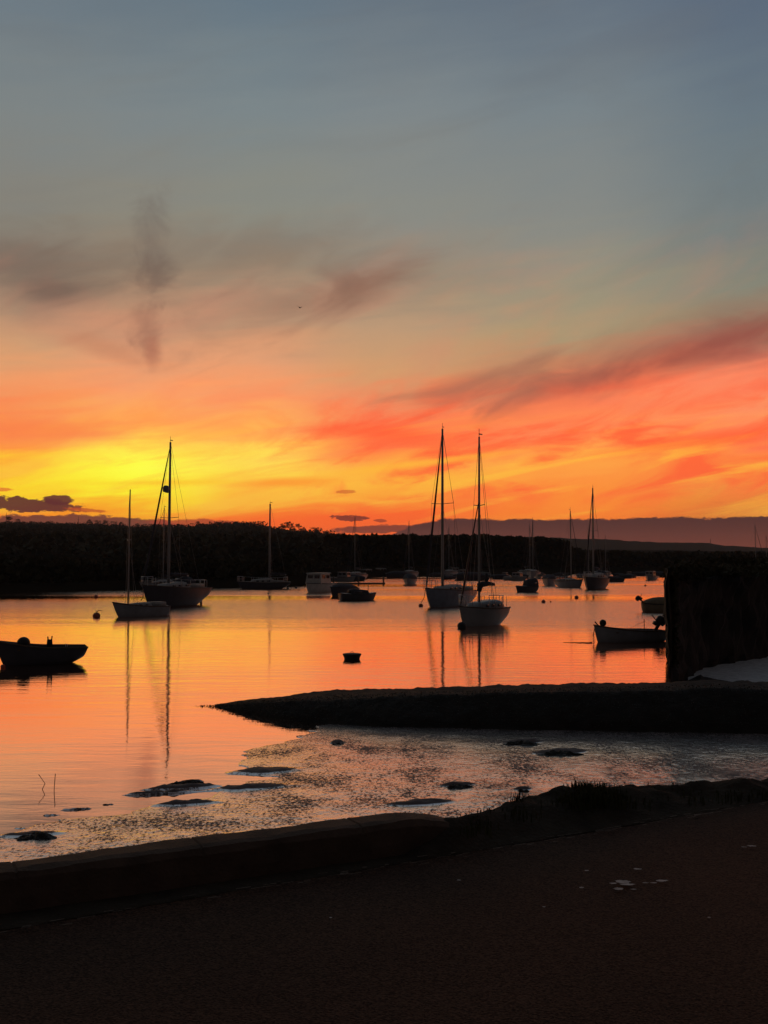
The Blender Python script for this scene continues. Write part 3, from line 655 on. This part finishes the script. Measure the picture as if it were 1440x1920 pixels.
for x, n, h_ in ((.80, 22, .07), (.88, 10, .045), (.62, 10, .03), (1.62, 16, .05), (1.78, 10, .04), (1.95, 18, .05), (2.05, 8, .02), (.5, 6, .02)):
    blades(x, float(edge(x)) - .02, bz(x) - .01, n, (.025, .03), h_, mb)
tag(mb.build('grass', 'grass', smooth=False), 'dark grass tufts along the top of the bank', 'grass', kind='stuff')

# ------------------------------------------------------------------ boats
def hull(L, B, fb=(.9, .6, .7), draft=.35, tw=.7, stem=.12, counter=.0, open_=False, n=26, full=2.2, fat=.5):
    """bow at +x; fb = freeboard at bow, middle, stern. returns outer shell, deck/inner shell and sheer points"""
    o = MB(); J = 9; st = []
    for i in range(n + 1):
        t = i / n
        b = B / 2 * (1 - max(0, (t - .42) / .58) ** full) * (tw + (1 - tw) * math.sin(min(1, t / .42) * PI / 2)); b = max(b, .015)
        sz = fb[1] + (fb[0] - fb[1]) * max(0, (t - .35) / .65) ** 1.7 + (fb[2] - fb[1]) * max(0, (.35 - t) / .35) ** 1.6
        kz = -draft * (1 - max(0, (t - .75) / .25) ** 2 * .8) if t > .3 else -draft + (draft + counter) * ((.3 - t) / .3) ** 1.5
        row = []
        for j in range(J + 1):
            s = j / J; z = kz + (sz - kz) * s ** 1.35; y = b * (math.sin(s * PI / 2) ** fat) * (.9 + .1 * s)
            x = -L / 2 + L * t + (stem * L * (s - .6) * max(0, (t - .7) / .3) ** 1.5) - (counter * .9 * (s) * max(0, (.12 - t) / .12))
            row.append((x, y, z))
        st.append(row)
    W_ = 2 * J + 1
    for row in st:
        o.v += [(x, -y, z) for x, y, z in row[::-1]] + row[1:]
    for i in range(n):
        for j in range(W_ - 1): o.f.append((i * W_ + j, i * W_ + j + 1, (i + 1) * W_ + j + 1, (i + 1) * W_ + j))
    o.f.append(tuple(range(W_ - 1, -1, -1)))
    sheer = [(r[-1][0], r[-1][1], r[-1][2]) for r in st]
    if open_:                                # inner shell and rim make the wall of an open boat
        base = len(o.v); th = .035
        for row in st:
            rr = [(x - (.03 if x > L * .4 else 0), max(y - th, .004), z if k == J else max(z + .05, -draft + .12)) for k, (x, y, z) in enumerate(row)]
            o.v += [(x, -y, z) for x, y, z in rr[::-1]] + rr[1:]
        for i in range(n):
            for j in range(W_ - 1): o.f.append((base + i * W_ + j, base + (i + 1) * W_ + j, base + (i + 1) * W_ + j + 1, base + i * W_ + j + 1))
            o.f.append((i * W_, (i + 1) * W_, base + (i + 1) * W_, base + i * W_)); a = W_ - 1
            o.f.append((i * W_ + a, base + i * W_ + a, base + (i + 1) * W_ + a, (i + 1) * W_ + a))
        return o, None, sheer
    d = MB()
    for x, y, z in sheer: d.v += [(x, -y, z - .02), (x, -y * .5, z + .02), (x, 0, z + .045), (x, y * .5, z + .02), (x, y, z - .02)]
    for i in range(n):
        for j in range(4): d.f.append((i * 5 + j, i * 5 + j + 1, (i + 1) * 5 + j + 1, (i + 1) * 5 + j))
    return o, d, sheer
def at_sheer(sh_, L, t):
    i = min(len(sh_) - 1, max(0, int(round(t * (len(sh_) - 1))))); return sh_[i]
def strake(sh_, t0=0, t1=1, dz=0, r=.025, out=.01):
    b = MB(); pts = sh_[int(t0 * (len(sh_) - 1)):int(t1 * (len(sh_) - 1)) + 1]
    for s in (-1, 1): b.tube([(x, s * (y + out), z + dz) for x, y, z in pts], r, 6)
    return b
def band(sh_, hb, wl=.09):
    """dark boot-top: a slightly proud belt on the hull just above the water"""
    return None
def cabin_mb(x0, x1, w, z0, h, rake=.25, round_=.06, n=10):
    b = MB(); rows = []
    for k in range(n + 1):
        t = k / n; x = x0 + (x1 - x0) * t; ww = w * (1 - .28 * t ** 2); hh = h * (min(1, t / .06 + .75)) * (1 - .35 * t ** 2) * (1 if t < .9 else (1 - t) / .1 * .75 + .25)
        rows.append([(x, -ww / 2, z0), (x, -ww / 2 * .95, z0 + hh * .55), (x, -ww / 2 * .82, z0 + hh * .88), (x, -ww * .2, z0 + hh), (x, ww * .2, z0 + hh), (x, ww / 2 * .82, z0 + hh * .88), (x, ww / 2 * .95, z0 + hh * .55), (x, ww / 2, z0)])
    for r in rows: b.v += r
    for i in range(n):
        for j in range(7): b.f.append((i * 8 + j, i * 8 + j + 1, (i + 1) * 8 + j + 1, (i + 1) * 8 + j))
    b.f += [tuple(range(7, -1, -1)), tuple(n * 8 + j for j in range(8))]
    return b
def rail(x, w, z, h, closed_x, n=9):
    """pulpit / pushpit: an arch of tube with stanchions; opens towards closed_x side"""
    b = MB(); pts = [(x + closed_x * (1 - math.cos(PI * k / (n - 1) - PI / 2) ) * 0 + closed_x * math.sin(PI * k / (n - 1)), math.cos(PI * k / (n - 1)) * w / 2, z + h) for k in range(n)]
    b.tube(pts, .016, 6); b.tube([(p[0], p[1], z + h * .5) for p in pts], .010, 5)
    for k in (0, 2, n // 2, n - 3, n - 1): b.tube([(pts[k][0], pts[k][1], z - .02), pts[k]], .014, 5)
    return b
def outboard(parent, x, y, z, s=1.0, tilt=0.0, name='outboard_motor', m='black', ry=0):
    b = MB(); prof = [(.02, -.02), (.13, 0), (.15, .08), (.145, .2), (.11, .27), (.03, .30)]
    b.lathe([(r * s, q * s) for r, q in prof], (0, 0, .12 * s), 12, (1.35, 1))
    b.box((0, 0, -.18 * s), (.10 * s, .07 * s, .62 * s)); b.box((-.03 * s, 0, -.46 * s), (.26 * s, .05 * s, .05 * s)); b.box((.13 * s, 0, .05 * s), (.14 * s, .2 * s, .12 * s))
    for k in range(3): a = k * 2.09; b.box((-.16 * s, math.cos(a) * .07 * s, -.53 * s + math.sin(a) * .07 * s), (.02 * s, .09 * s, .05 * s), 0)
    b.tube([(.15 * s, 0, .15 * s), (.45 * s, .05 * s, .2 * s)], .018 * s, 6)
    o = b.build(name, m, parent, loc=(x, y, z)); o.rotation_euler = (0, tilt, ry); return o
def yacht(label, px, py, a, L, B, mast_h, hullm, fb=(1.0, .75, .8), mast_x=.06, furl=.045, counter=.12, cabin=(-.12, .28, .55, .42), cover='cover', deckm='deck', mr=.065, lean=0.0,
          group='yachts moored in the channel', spr=(.55,), furl_top=.97, sprayhood=False, outb=False, spreader_w=.55, tw=.65, boom=True, name='yacht', back=True, draft=.3, bx=1.0, wind=True, rails=True):
    p = at(px, py); t = thing(name, label, 'yacht', (p.x, p.y, 0), PI + a, group)
    h, d, s = hull(L, B, fb, draft, tw, .13, counter); ho = h.build('hull', hullm, t)
    strake(s, 0, 1, .0, .03, .005).build('toe_rail', 'wood', ho)
    d.build('deck', deckm, t)
    MB().box((L * -.30, 0, fb[1] + .10), (L * .26, B * .62, .2), 0, .96).build('cockpit_coaming', deckm, t)
    cx0, cx1, cw, chh = L * cabin[0], L * cabin[1], B * cabin[2], cabin[3]
    ca = cabin_mb(cx0, cx1, cw, fb[1] - .02, chh).build('cabin', deckm if hullm != 'white' else 'white', t)
    for sd in (-1, 1):
        for k, q in enumerate((.22, .48, .7)):
            x = cx0 + (cx1 - cx0) * q; MB().box((x, sd * cw * .5 * (.978 - .24 * q * q), fb[1] + chh * .36), (L * .055, .02, chh * .26)).build('window', 'glass', ca)
    zt = mast_h; mx = L * mast_x; zb = fb[1] + chh * .75
    m = MB().tube([(mx, 0, zb - .3), (mx - .02, 0, zb + (zt - zb) * .5), (mx - .05, 0, zt)], [mr, mr, mr * .7], 10)
    if wind: m.tube([(mx - .05, 0, zt), (mx - .05, 0, zt + .35)], .012, 5).box((mx - .15, 0, zt + .12), (.25, .015, .05))
    mo = m.build('mast', 'alu', t)
    for q in spr:
        z = zb + (zt - zb) * q; MB().tube([(mx - .03, -spreader_w, z + .04), (mx, 0, z), (mx - .03, spreader_w, z + .04)], .02, 6).build('spreader', 'alu', mo)
    bw = at_sheer(s, L, 1); ft = zb + (zt - zb) * furl_top
    if furl:
        P0 = Vector((bw[0] - .08, 0, bw[2] + .05)); P1 = Vector((mx - .02, 0, ft)); pts = [P0 + (P1 - P0) * k / 8 for k in range(9)]
        MB().tube(pts, [furl * .45] + [furl * 1.2, furl * 1.15, furl * 1.05, furl, furl * .9, furl * .75, furl * .55, furl * .3], 8).build('furled_jib', cover if cover != 'tan' else 'cover', t)
    rg_ = MB()
    if back: rg_.tube([(-L * .49, 0, fb[2]), (mx - .05, 0, zt)], .009, 4)
    for sd in (-1, 1):
        zsp = zb + (zt - zb) * spr[0]; yb = B * .44
        rg_.tube([(mx - .1, sd * yb, fb[1]), (mx - .03, sd * spreader_w, zsp + .04), (mx - .03, 0, zt - .1)], .009, 4)
        rg_.tube([(mx - .3, sd * yb, fb[1]), (mx, 0, zsp)], .008, 4)
    rg_.build('rigging', 'alu', t)
    if boom:
        bl = L * .36 * bx; z = fb[1] + chh + .28
        bo = MB().tube([(mx - .05, 0, z), (mx - bl, 0, z + .03)], .04, 8).build('boom', 'alu', t)
        pts = [(mx - .08 - (bl - .1) * k / 9, 0, z + .11 + .02 * math.sin(k * 2.3)) for k in range(10)]
        MB().tube(pts, [.06, .14, .13, .135, .12, .125, .11, .10, .09, .04], 10).build('sail_cover', cover, bo)
    if rails: rail(bw[0] - .55, B * .34, bw[2] - .03, .5, .5).build('pulpit', 'steel', t)
    if rails: rail(-L * .45, B * .5, fb[2], .5, -.25).build('pushpit', 'steel', t)
    gl = MB()
    for sd in (-1, 1):
        pts = [at_sheer(s, L, q) for q in (.06, .25, .42, .58, .74, .88)]
        for x, y, z in pts: gl.tube([(x, sd * y * .94, z), (x, sd * y * .94, z + .48)], .011, 5)
        gl.tube([(x, sd * y * .94, z + .47) for x, y, z in pts], .005, 4)
    if rails: gl.build('guard_rail', 'steel', t)
    MB().box((-L * .5 - .05, 0, -.05), (.22, .05, fb[2] * 1.1), 0, .7).build('rudder', hullm, t)
    if sprayhood:
        sp = MB(); n = 8
        for i, (x, hh, ww) in enumerate(((cx0 - .35, .30, .98), (cx0 - .05, .46, 1.0), (cx0 + .35, .34, .95), (cx0 + .55, .04, .9))):
            sp.v += [(x, math.cos(PI * k / n) * cw / 2 * ww, fb[1] + chh * .6 + hh * math.sin(PI * k / n) ** .6) for k in range(n + 1)]
        for i in range(3):
            for k in range(n): sp.f.append((i * 9 + k, i * 9 + k + 1, (i + 1) * 9 + k + 1, (i + 1) * 9 + k))
        so = sp.build('spray_hood', 'cover', t); MB().box((cx0 + .35, -cw * .22, fb[1] + chh * .6 + .24), (.03, cw * .3, .2)).build('window', 'steel', so)
    if outb: outboard(t, -L * .52, B * .2, fb[2] * .7, .9)
    t.rotation_euler.x = lean
    return t
def motorboat(label, px, py, a, L, B, hullm, fb=(.8, .55, .55), house=(-.05, .3, .75, .85), housem='white', kind='wheel', mast=0, group='small motor boats on moorings', outb=True, name='motor_boat', tw=.85):
    p = at(px, py); t = thing(name, label, 'motor boat', (p.x, p.y, 0), PI + a, group)
    h, d, s = hull(L, B, fb, .25, tw, .10, 0); ho = h.build('hull', hullm, t); strake(s, 0, 1, -.03, .03, .005).build('rubbing_strake', 'black', ho)
    d.build('deck', 'deck', t)
    x0, x1, w, hh = L * house[0], L * house[1], B * house[2], house[3]; z = fb[1]
    if kind == 'wheel':
        b = MB().box(((x0 + x1) / 2, 0, z + hh * .45), (x1 - x0, w, hh * .95), 0, .86); c = b.build('wheelhouse', housem, t, False)
        MB().box(((x0 + x1) / 2 - .05, 0, z + hh * .95), ((x1 - x0) * 1.0, w * .95, .06), 0, .95).build('roof', housem, c, False)
        for sd in (-1, 1):
            for q in (.28, .68): MB().box((x0 + (x1 - x0) * q, sd * w * .465, z + hh * .62), ((x1 - x0) * .28, .03, hh * .3)).build('window', 'glass', c, False)
        for y in (-.25, .25):
            MB().box((x1 - (x1 - x0) * .045, y * w * .85, z + hh * .62), (.05, w * .32, hh * .3)).build('window', 'glass', c, False)
            MB().box((x0 + (x1 - x0) * .045, y * w * .85, z + hh * .62), (.05, w * .32, hh * .3)).build('window', 'glass', c, False)
    elif kind == 'cuddy':
        c = cabin_mb(x0, x1, w, z - .03, hh).build('cuddy', housem, t)
        for sd in (-1, 1): MB().box((x0 + (x1 - x0) * .35, sd * w * .47, z + hh * .35), ((x1 - x0) * .35, .02, hh * .22)).build('window', 'glass', c)
        MB().box((x0 - .02, 0, z + hh * .45), (.04, w * .5, hh * .5)).build('door', 'black', c)
    elif kind == 'cover':
        b = MB(); n = 12; N = 10
        for i in range(n + 1):
            t_ = i / n; sp = at_sheer(s, L, t_ * .96 + .01); hz = hh * math.sin(min(1, (t_ + .05) * 2.2) * PI / 2) * (1 - max(0, (t_ - .6) / .4) ** 1.6)
            b.v += [(sp[0], math.cos(PI * k / N) * (sp[1] + .02), sp[2] - .06 + (hz + .06) * math.sin(PI * k / N) ** .8) for k in range(N + 1)]
        for i in range(n):
            for k in range(N): b.f.append((i * (N + 1) + k, i * (N + 1) + k + 1, (i + 1) * (N + 1) + k + 1, (i + 1) * (N + 1) + k))
        b.f += [tuple(range(N, -1, -1))]
        b.build('tarpaulin', housem, t)
    if mast: MB().tube([(L * .3, 0, z), (L * .3, 0, mast)], [.035, .02], 6).build('mast', 'alu', t)
    if outb: outboard(t, -L / 2 - .1, 0, fb[2] * .75, 1.0)
    return t

# A dark yacht, left
yacht('large dark-hulled yacht with tall mast, spray hood and furled jib at the left', 326, 1136, R(63), 5.3, 2.0, 10.0, 'navy', (1.35, 1.1, 1.05), .10, .055, .35, (-.2, .25, .6, .4), sprayhood=True, mr=.085, spreader_w=.7, spr=(.46,), boom=True)
# its radar dome
kA = [o for o in bpy.data.objects if o.parent and o.parent.name == 'yacht']
ya = bpy.data.objects['yacht']
MB().lathe([(.02, 0), (.17, .03), (.2, .14), (.19, .3), (.13, .40), (.02, .43)], (.64 + .22, 0, 6.9), 14).box((.64 + .08, 0, 6.9), (.3, .08, .05)).build('radar_dome', 'grey', ya)
# B small sloop nearer
yacht('small pale open sloop with bare mast in front of the dark yacht', 265, 1155.5, R(38), 2.75, 1.15, 6.3, 'grey', (.72, .50, .48), .26, 0, .0, (-.15, .30, .62, .22), mr=.04, spreader_w=.25, back=False, boom=False, tw=.75, group='yachts moored in the channel', wind=False, rails=False)
# C long low dark yacht under the hill
yacht('low dark yacht lying under the hill with a short mast and slack stay', 494, 1104, R(16), 4.7, 1.8, 8.3, 'navy', (.75, .6, .65), -.12, 0, .3, (-.2, .28, .55, .45), mr=.10, spreader_w=.4)
# G blue-grey yacht, centre
yacht('blue-grey yacht with the tallest mast and furled jib right of centre', 840, 1136, R(60), 5.3, 2.15, 10.8, 'blue', (1.15, .95, .9), .14, .06, .15, (-.2, .25, .6, .38), mr=.085, spreader_w=.75, spr=(.52,), sprayhood=False)
# F white yacht nearest
yf = yacht('small white yacht with black buoy at its bow, nearest of the moored yachts', 900, 1172, R(47), 2.55, 1.5, 8.15, 'white', (.85, .72, .74), .02, .04, .12, (-.40, .22, .74, .38), cover='navy', mr=.055, spreader_w=.3, spr=(.58,), furl_top=.62, boom=False, tw=.8)
bo = MB().tube([(.0, 0, 1.75), (-.9, .1, 1.70)], .035, 8).build('boom', 'alu', yf)
MB().tube([(.05, 0, 1.45), (.0, .02, 1.72), (-.2, .03, 1.76), (-.5, .05, 1.78), (-.9, .1, 1.74)], [.10, .15, .13, .10, .05], 10).tube([(-.38, .05, 1.80), (-.42, .06, 2.0), (-.40, .05, 2.22)], [.07, .11, .05], 8).build('sail_cover', 'cover', bo)
# K yacht right with tall mast, J beside it
yacht('yacht with tall mast and dark hull in the far group at the right', 1116, 1104, R(58), 4.7, 1.9, 9.8, 'navy', (1.2, 1.0, .95), .10, .05, .1, (-.3, .25, .65, .6), mr=.085, spreader_w=.5, spr=(.5,), sprayhood=True)
yacht('pale yacht with a shorter mast just left of the tall-masted dark yacht', 1069, 1101, R(118), 3.7, 1.8, 7.9, 'grey', (.85, .62, .6), .05, .03, .1, (-.2, .25, .55, .35), mr=.06, spreader_w=.3)
# motor boats and others
motorboat('pale cabin cruiser with a square wheelhouse in the middle distance', 597, 1110, R(68), 4.2, 1.9, 'pale_paint', (.85, .75, .75), (-.25, .25, .8, .95), 'pale_paint', 'wheel', outb=False)
motorboat('dark covered launch half hidden behind a small cuddy boat', 642, 1117, R(62), 3.4, 1.35, 'navy', (.75, .6, .6), (0, 0, 0, .35), 'cover', 'cover', outb=False)
motorboat('small cuddy boat with pale stern and stubby mast, in front of the dark launch', 671, 1125.5, R(205), 2.6, 1.2, 'navy', (.5, .45, .5), (-.25, .3, .8, .38), 'cover', 'cuddy', mast=1.15, outb=False)
motorboat('small grey boat seen end-on between the dark launch and the tallest mast', 768, 1095, R(80), 3.6, 1.5, 'grey', (.75, .6, .6), (-.2, .25, .7, .6), 'cover', 'cover', outb=False)
motorboat('dark fishing boat with a cuddy at its right end', 986, 1110, R(35), 2.2, 1.1, 'navy', (.55, .5, .5), (-.50, .05, .85, .75), 'cover', 'cuddy', outb=False)
motorboat('grey covered boat seen bow-on beside the dark fishing boat', 1030, 1098, R(75), 3.4, 1.55, 'grey', (.85, .75, .7), (0, 0, 0, .45), 'cover', 'cover', outb=False)
q_ = motorboat('olive covered boat with raised outboard beside the quay wall', 1244, 1147, R(180), 2.2, 1.0, 'tan', (.5, .45, .5), (0, 0, 0, .35), 'tan', 'cover', outb=False)
outboard(q_, -1.22, 0, .62, .75, R(-55))
# far boats: three kinds, copied
fy = yacht('', 1150, 1090, R(30), 6.0, 2.1, 9.0, 'grey', (.95, .75, .75), .06, .04, .1, group='distant boats', mr=.055, spreader_w=.3, rails=False, name='distant_yacht')
fm = motorboat('', 1150, 1085, R(20), 4.6, 1.9, 'white', (.8, .65, .65), (-.1, .3, .8, .9), 'white', 'wheel', group='distant boats', outb=False, name='distant_boat')
fo = motorboat('', 1150, 1085, R(20), 4.2, 1.7, 'navy', (.7, .55, .6), (-.1, .3, .8, .5), 'cover', 'cover', group='distant boats', outb=False, name='distant_boat')
far = [(fy, 667, 1087, 70, 1.0, 'distant yacht with a thin mast behind the small cuddy boat'), (fy, 768, 1082, 72, 1.02, 'distant yacht whose thin mast rises over the middle of the wood'),
       (fy, 843, 1080, 68, .98, 'distant yacht behind the tallest mast'), (fy, 1000, 1082, 75, 1.06, 'distant yacht with two tall stays left of the far group'),
       (fy, 992, 1079, 110, 1.02, 'faint distant yacht mast just left of its twin'), (fy, 1136, 1080, 70, .8, 'distant yacht just right of the tall-masted dark yacht'),
       (fy, 1104, 1088, 75, .82, 'yacht hidden behind the tall-masted dark yacht with its mast beside it'), (fy, 1415, 1079, 110, 1.02, 'distant yacht mast above the quay wall near the right edge'),
       (fy, 1436, 1079, 110, .8, 'shorter distant mast above the quay wall at the right edge'), (fy, 311, 1107, 45, .85, 'yacht mast standing just left of the large dark yacht mast'),
       (fy, 905, 1078, 10, .5, 'small distant yacht in the gap behind the white yacht mast'),
       (fm, 690, 1082, 50, .85, 'distant white cabin boat right of the cuddy boat'), (fm, 712, 1080, 125, .9, 'distant white boat under the wood beside the pontoon'),
       (fo, 744, 1083, 35, 1.0, 'distant dark boat left of the end-on grey boat'), (fm, 854, 1078, 30, .9, 'distant white cabin boat seen over the deck of the blue-grey yacht'),
       (fm, 865, 1082, 170, .8, 'second distant cabin boat behind the blue-grey yacht'), (fo, 938, 1086, 30, .7, 'distant dark boat right of the white yacht mast'),
       (fm, 966, 1088, 150, .7, 'distant white-topped boat left of the dark fishing boat'), (fo, 1148, 1091, 10, .7, 'small dark boat at the stern of the tall-masted yacht'),
       (fo, 1170, 1084, 20, .6, 'tiny dark boat in the open water right of the tall-masted yacht'), (fm, 1221, 1087, 60, .8, 'distant cabin boat near the quay wall'),
       (fo, 1237, 1081, 10, .8, 'far dark boat just left of the quay wall'), (fo, 1195, 1080, 0, .7, 'faint far boat left of the cabin boat near the quay'),
       (fo, 880, 1088, 20, 1.1, 'dark boat low on the water between the two tall masts')]
far += [(fo, 1188, 1083, 70, .5, 'tiny far boat next left of the faint far boat by the quay'), (fo, 1012, 1081, 60, .7, 'small far boat showing between the dark fishing boat and the bow-on covered boat'),
        (fo, 818, 1082, 30, .7, 'far dark boat just left of the blue-grey yacht'), (fm, 776, 1081, 120, .6, 'tiny far cabin boat above the end-on grey boat'), (fo, 1050, 1082, 30, .7, 'small far boat between the bow-on covered boat and the pale yacht')]
far += [(fo, 1030, 1083, 20, .5, 'tiny dark boat in the gap right of the bow-on covered boat'), (fm, 1180, 1080, 70, .5, 'tiny pale boat against the far bank in the open gap'), (fo, 906, 1086, 50, .5, 'tiny dark boat directly beneath the white yacht boom'), (fo, 925, 1083, 160, .5, 'tiny dark boat just right of the white yacht mast near the far shore'), (fm, 948, 1082, 60, .5, 'tiny pale cabin boat between two dark boats right of the white yacht mast'),
        (fo, 978, 1083, 150, .55, 'tiny dark boat behind the dark fishing boat'), (fm, 1010, 1085, 100, .45, 'tiny pale boat close to the stern of the dark fishing boat'),
        (fo, 1088, 1083, 60, .7, 'small dark boat between the pale yacht and the tall-masted yacht'), (fm, 1128, 1080, 40, .5, 'tiny pale cabin boat behind the stern of the tall-masted yacht'),
        (fo, 1160, 1080, 0, .5, 'faint tiny boat against the far bank right of the tall-masted yacht'), (fo, 1207, 1078, 20, .6, 'faint boat touching the far bank left of the cabin boat by the quay'),
        (fm, 640, 1090, 160, .8, 'pale cabin boat moored just above the dark covered launch'), (fo, 660, 1089, 20, .8, 'dark boat behind the pontoon left end')]
seen = set()
for pr, px, py, a, sc, lab in far:
    o = pr if pr.name not in seen else copy_tree(pr); seen.add(pr.name)
    p = at(px, py); o.location = (p.x, p.y, 0); o.rotation_euler.z = PI + R(a); o.scale = (sc,) * 3; o['label'] = lab
# pontoon
p0 = at(672, 1095.5); t = thing('pontoon', 'low dark pontoon behind the small cuddy boat', 'pontoon', (p0.x, p0.y, 0), .0)
MB().box((0, 0, .06), (6.2, 1.2, .24)).build('deck', 'wood', t, False)
for x in (-2.9, 0, 2.9): MB().tube([(x, .7, -.5), (x, .7, .9)], .09, 8).build('post', 'wood', t)
# open boats
def dinghy(label, px, py, a, L, B, hullm, fb, group='open boats near the shore', name='dinghy', stem=.2, counter=0, tw=.75):
    p = at(px, py); t = thing(name, label, 'dinghy', (p.x, p.y, 0), PI + a, group)
    h, _, s = hull(L, B, fb, .14, tw, stem, counter, open_=True, full=2.4); ho = h.build('hull', hullm, t)
    strake(s, 0, 1, -.01, .022, .008).build('gunwale', 'wood', ho)
    for q in (.22, .5, .72):
        x, y, z = at_sheer(s, L, q); MB().box((x, 0, z - .14), (.22, y * 1.86, .035)).build('thwart', 'wood', t)
    return t, s
dg, s = dinghy('dark open dinghy with a round fender on its side at the left edge', 76, 1244, R(22), 2.15, 1.05, 'navy', (.66, .46, .44), stem=.12, counter=.14)
MB().ball((.45, .15, .58), .17, 14, .95).build('fender', 'black', dg)
MB().box((-.22, .1, .55), (.16, .10, .2), 0, .8).tube([(-.27, .1, .62), (-.28, .1, .74)], .018, 6).tube([(-.18, .1, .62), (-.17, .1, .73)], .018, 6).build('bow_bag', 'black', dg)
MB().tube([(-.62, .3, .42), (-.62, .3, .54)], .012, 5).tube([(-.66, .3, .42), (-.67, .3, .53)], .012, 5).build('rowlock', 'steel', dg)
MB().tube([(1.16, 0, .60), (1.14, -.02, .2), (1.12, -.02, -.1)], .012, 6).build('mooring_line', 'rope', dg)
rb, s = dinghy('pale open workboat with covered outboard lying by the quay wall', 1181, 1203, R(14), 2.55, 1.15, 'grey', (.60, .40, .38), stem=.06)
MB().ball((1.06, .12, .66), .115, 12, 1.05).tube([(1.18, .05, .55), (1.30, 0, .70)], .025, 6).build('fender', 'black', rb)
outboard(rb, -1.06, 0, .50, .95, R(-35))
MB().tube([(-.74, -.35, .36), (-.74, -.35, .74)], .014, 5).tube([(-.74, -.35, .66), (-.17, -.35, .42)], .005, 4).build('oar_post', 'wood', rb)
MB().tube([(1.28, 0, .60), (1.36, 0, .25), (1.34, 0, .0)], .014, 6).build('mooring_line', 'rope', rb)
a = at(1056, 1205); b = at(1110, 1206)
tag(MB().tube([a + (b - a) * k / 12 + Vector((0, .05 * math.sin(k * 1.7), .0)) for k in range(13)], [.012 + .0022 * k for k in range(13)], 6).build('mooring_rope', 'rope'), 'rope floating on the water off the bow of the pale workboat', 'rope')

# ------------------------------------------------------------------ buoys
def buoy(px, py, r, label, m='orange', ring=True, group='round mooring buoys'):
    p = at(px, py); t = thing('mooring_buoy', label, 'buoy', (p.x, p.y, r * .45), group=group)
    MB().ball((0, 0, 0), r, 16, .92).build('float', m, t)
    if ring:
        b = MB().tube([(0, 0, r * .85), (0, 0, r * 1.15)], r * .12, 8); n = 10
        b.tube([(math.cos(2 * PI * k / n) * r * .16, 0, r * 1.25 + math.sin(2 * PI * k / n) * r * .16) for k in range(n + 1)], r * .05, 5); b.build('mooring_ring', 'steel', t)
    return t
bb = buoy(181, 1158, .185, 'round dark buoy with a trailing rope end left of the small sloop')
MB().tube([(.02, 0, .2), (.12, 0, .27), (.28, 0, .25)], .018, 6).build('rope_tail', 'rope', bb)
buoy(180, 1121, .16, 'small dark buoy near the far bank at the left')
buoy(789, 1137.5, .135, 'dark buoy at the bow of the blue-grey yacht')
buoy(1019, 1130, .135, 'larger of two buoys close together right of the white yacht')
buoy(1032.5, 1129, .055, 'tiny buoy just right of a larger one', ring=False)
buoy(1081, 1122, .15, 'dark buoy alone below the far group of yachts')
buoy(1210, 1099, .12, 'small buoy far out near the quay wall')
buoy(5.5, 1252, .065, 'small float under the bow of the left dinghy', ring=False)
buoy(866, 1178, .19, 'big black buoy against the bow of the small white yacht', 'black', False)
buoy(555, 1103, .13, 'dark buoy left of the cabin cruiser', 'black')
buoy(503, 1114, .07, 'small dark float in front of the low dark yacht', 'black')
buoy(695, 1085, .12, 'small dark float far out in front of the distant boats', 'black', False)
buoy(229, 1117, .05, 'tiny float near the far bank left of the dark yacht', 'black', False)
p = at(660, 1236); t = thing('drum_buoy', 'flared dark drum floating alone in the middle of the glassy water', 'buoy', (p.x, p.y, 0))
MB().lathe([(.20, -.12), (.215, -.02), (.225, .05), (.265, .13), (.262, .155), (.2, .165), (.03, .165)], (0, 0, 0), 26).build('drum', 'black', t)
MB().tube([(math.cos(2 * PI * k / 12) * .04, .0, .185 + math.sin(2 * PI * k / 12) * .03) for k in range(13)], .008, 5).build('mooring_ring', 'steel', t)
# mooring lines that hang from the bows
for (px, py), (qx, qy), d1, lab in (((798, 1102), (790, 1130), 60.5, 'mooring line from the blue-grey yacht down to its buoy'), ((269, 1103), (264, 1127), 56, 'mooring chain hanging from the bow of the large dark yacht')):
    a = deep(px, py, d1); b = deep(qx, qy, d1)
    tag(MB().tube([a, a * .5 + b * .5 + Vector((.05, 0, -.12)), b], .022, 6).build('mooring_line', 'rope'), lab, 'rope')
# gull
p = deep(562, 577, 150); g = MB(); g.tube([(-.22, 0, 0), (-.1, 0, .01), (.1, 0, .01), (.26, 0, -.01)], [.02, .075, .07, .01], 8)
for s_ in (-1, 1):
    g.add([(.10, s_ * .04, .02), (-.08, s_ * .04, .02), (-.04, s_ * .3, .2), (.12, s_ * .32, .2), (-.12, s_ * .62, .14), (.0, s_ * .60, .15)], [(0, 1, 2, 3), (3, 2, 4, 5)])
o = g.build('gull', 'feather', loc=p, rz=1.1); o.rotation_euler.x = .3; tag(o, 'tiny dark gull flying high in the middle of the sky', 'bird')

# ------------------------------------------------------------------ haze
HAZE = 0.00012
if HAZE:
    mb = MB().box((0, 1150, 32), (5000, 2700, 68)); m = bpy.data.materials.new('haze'); m.use_nodes = True; t = m.node_tree; t.nodes.remove(t.nodes['Principled BSDF'])
    v = t.nodes.new('ShaderNodeVolumePrincipled'); v.inputs['Density'].default_value = HAZE; v.inputs['Color'].default_value = (.85, .85, .87, 1); v.inputs['Anisotropy'].default_value = .3
    t.links.new(v.outputs[0], t.nodes['Material Output'].inputs['Volume'])
    o = mb.build('haze', m, smooth=False); o['kind'] = 'stuff'; o['label'] = 'thin dusk haze over the estuary'; o['category'] = 'haze'
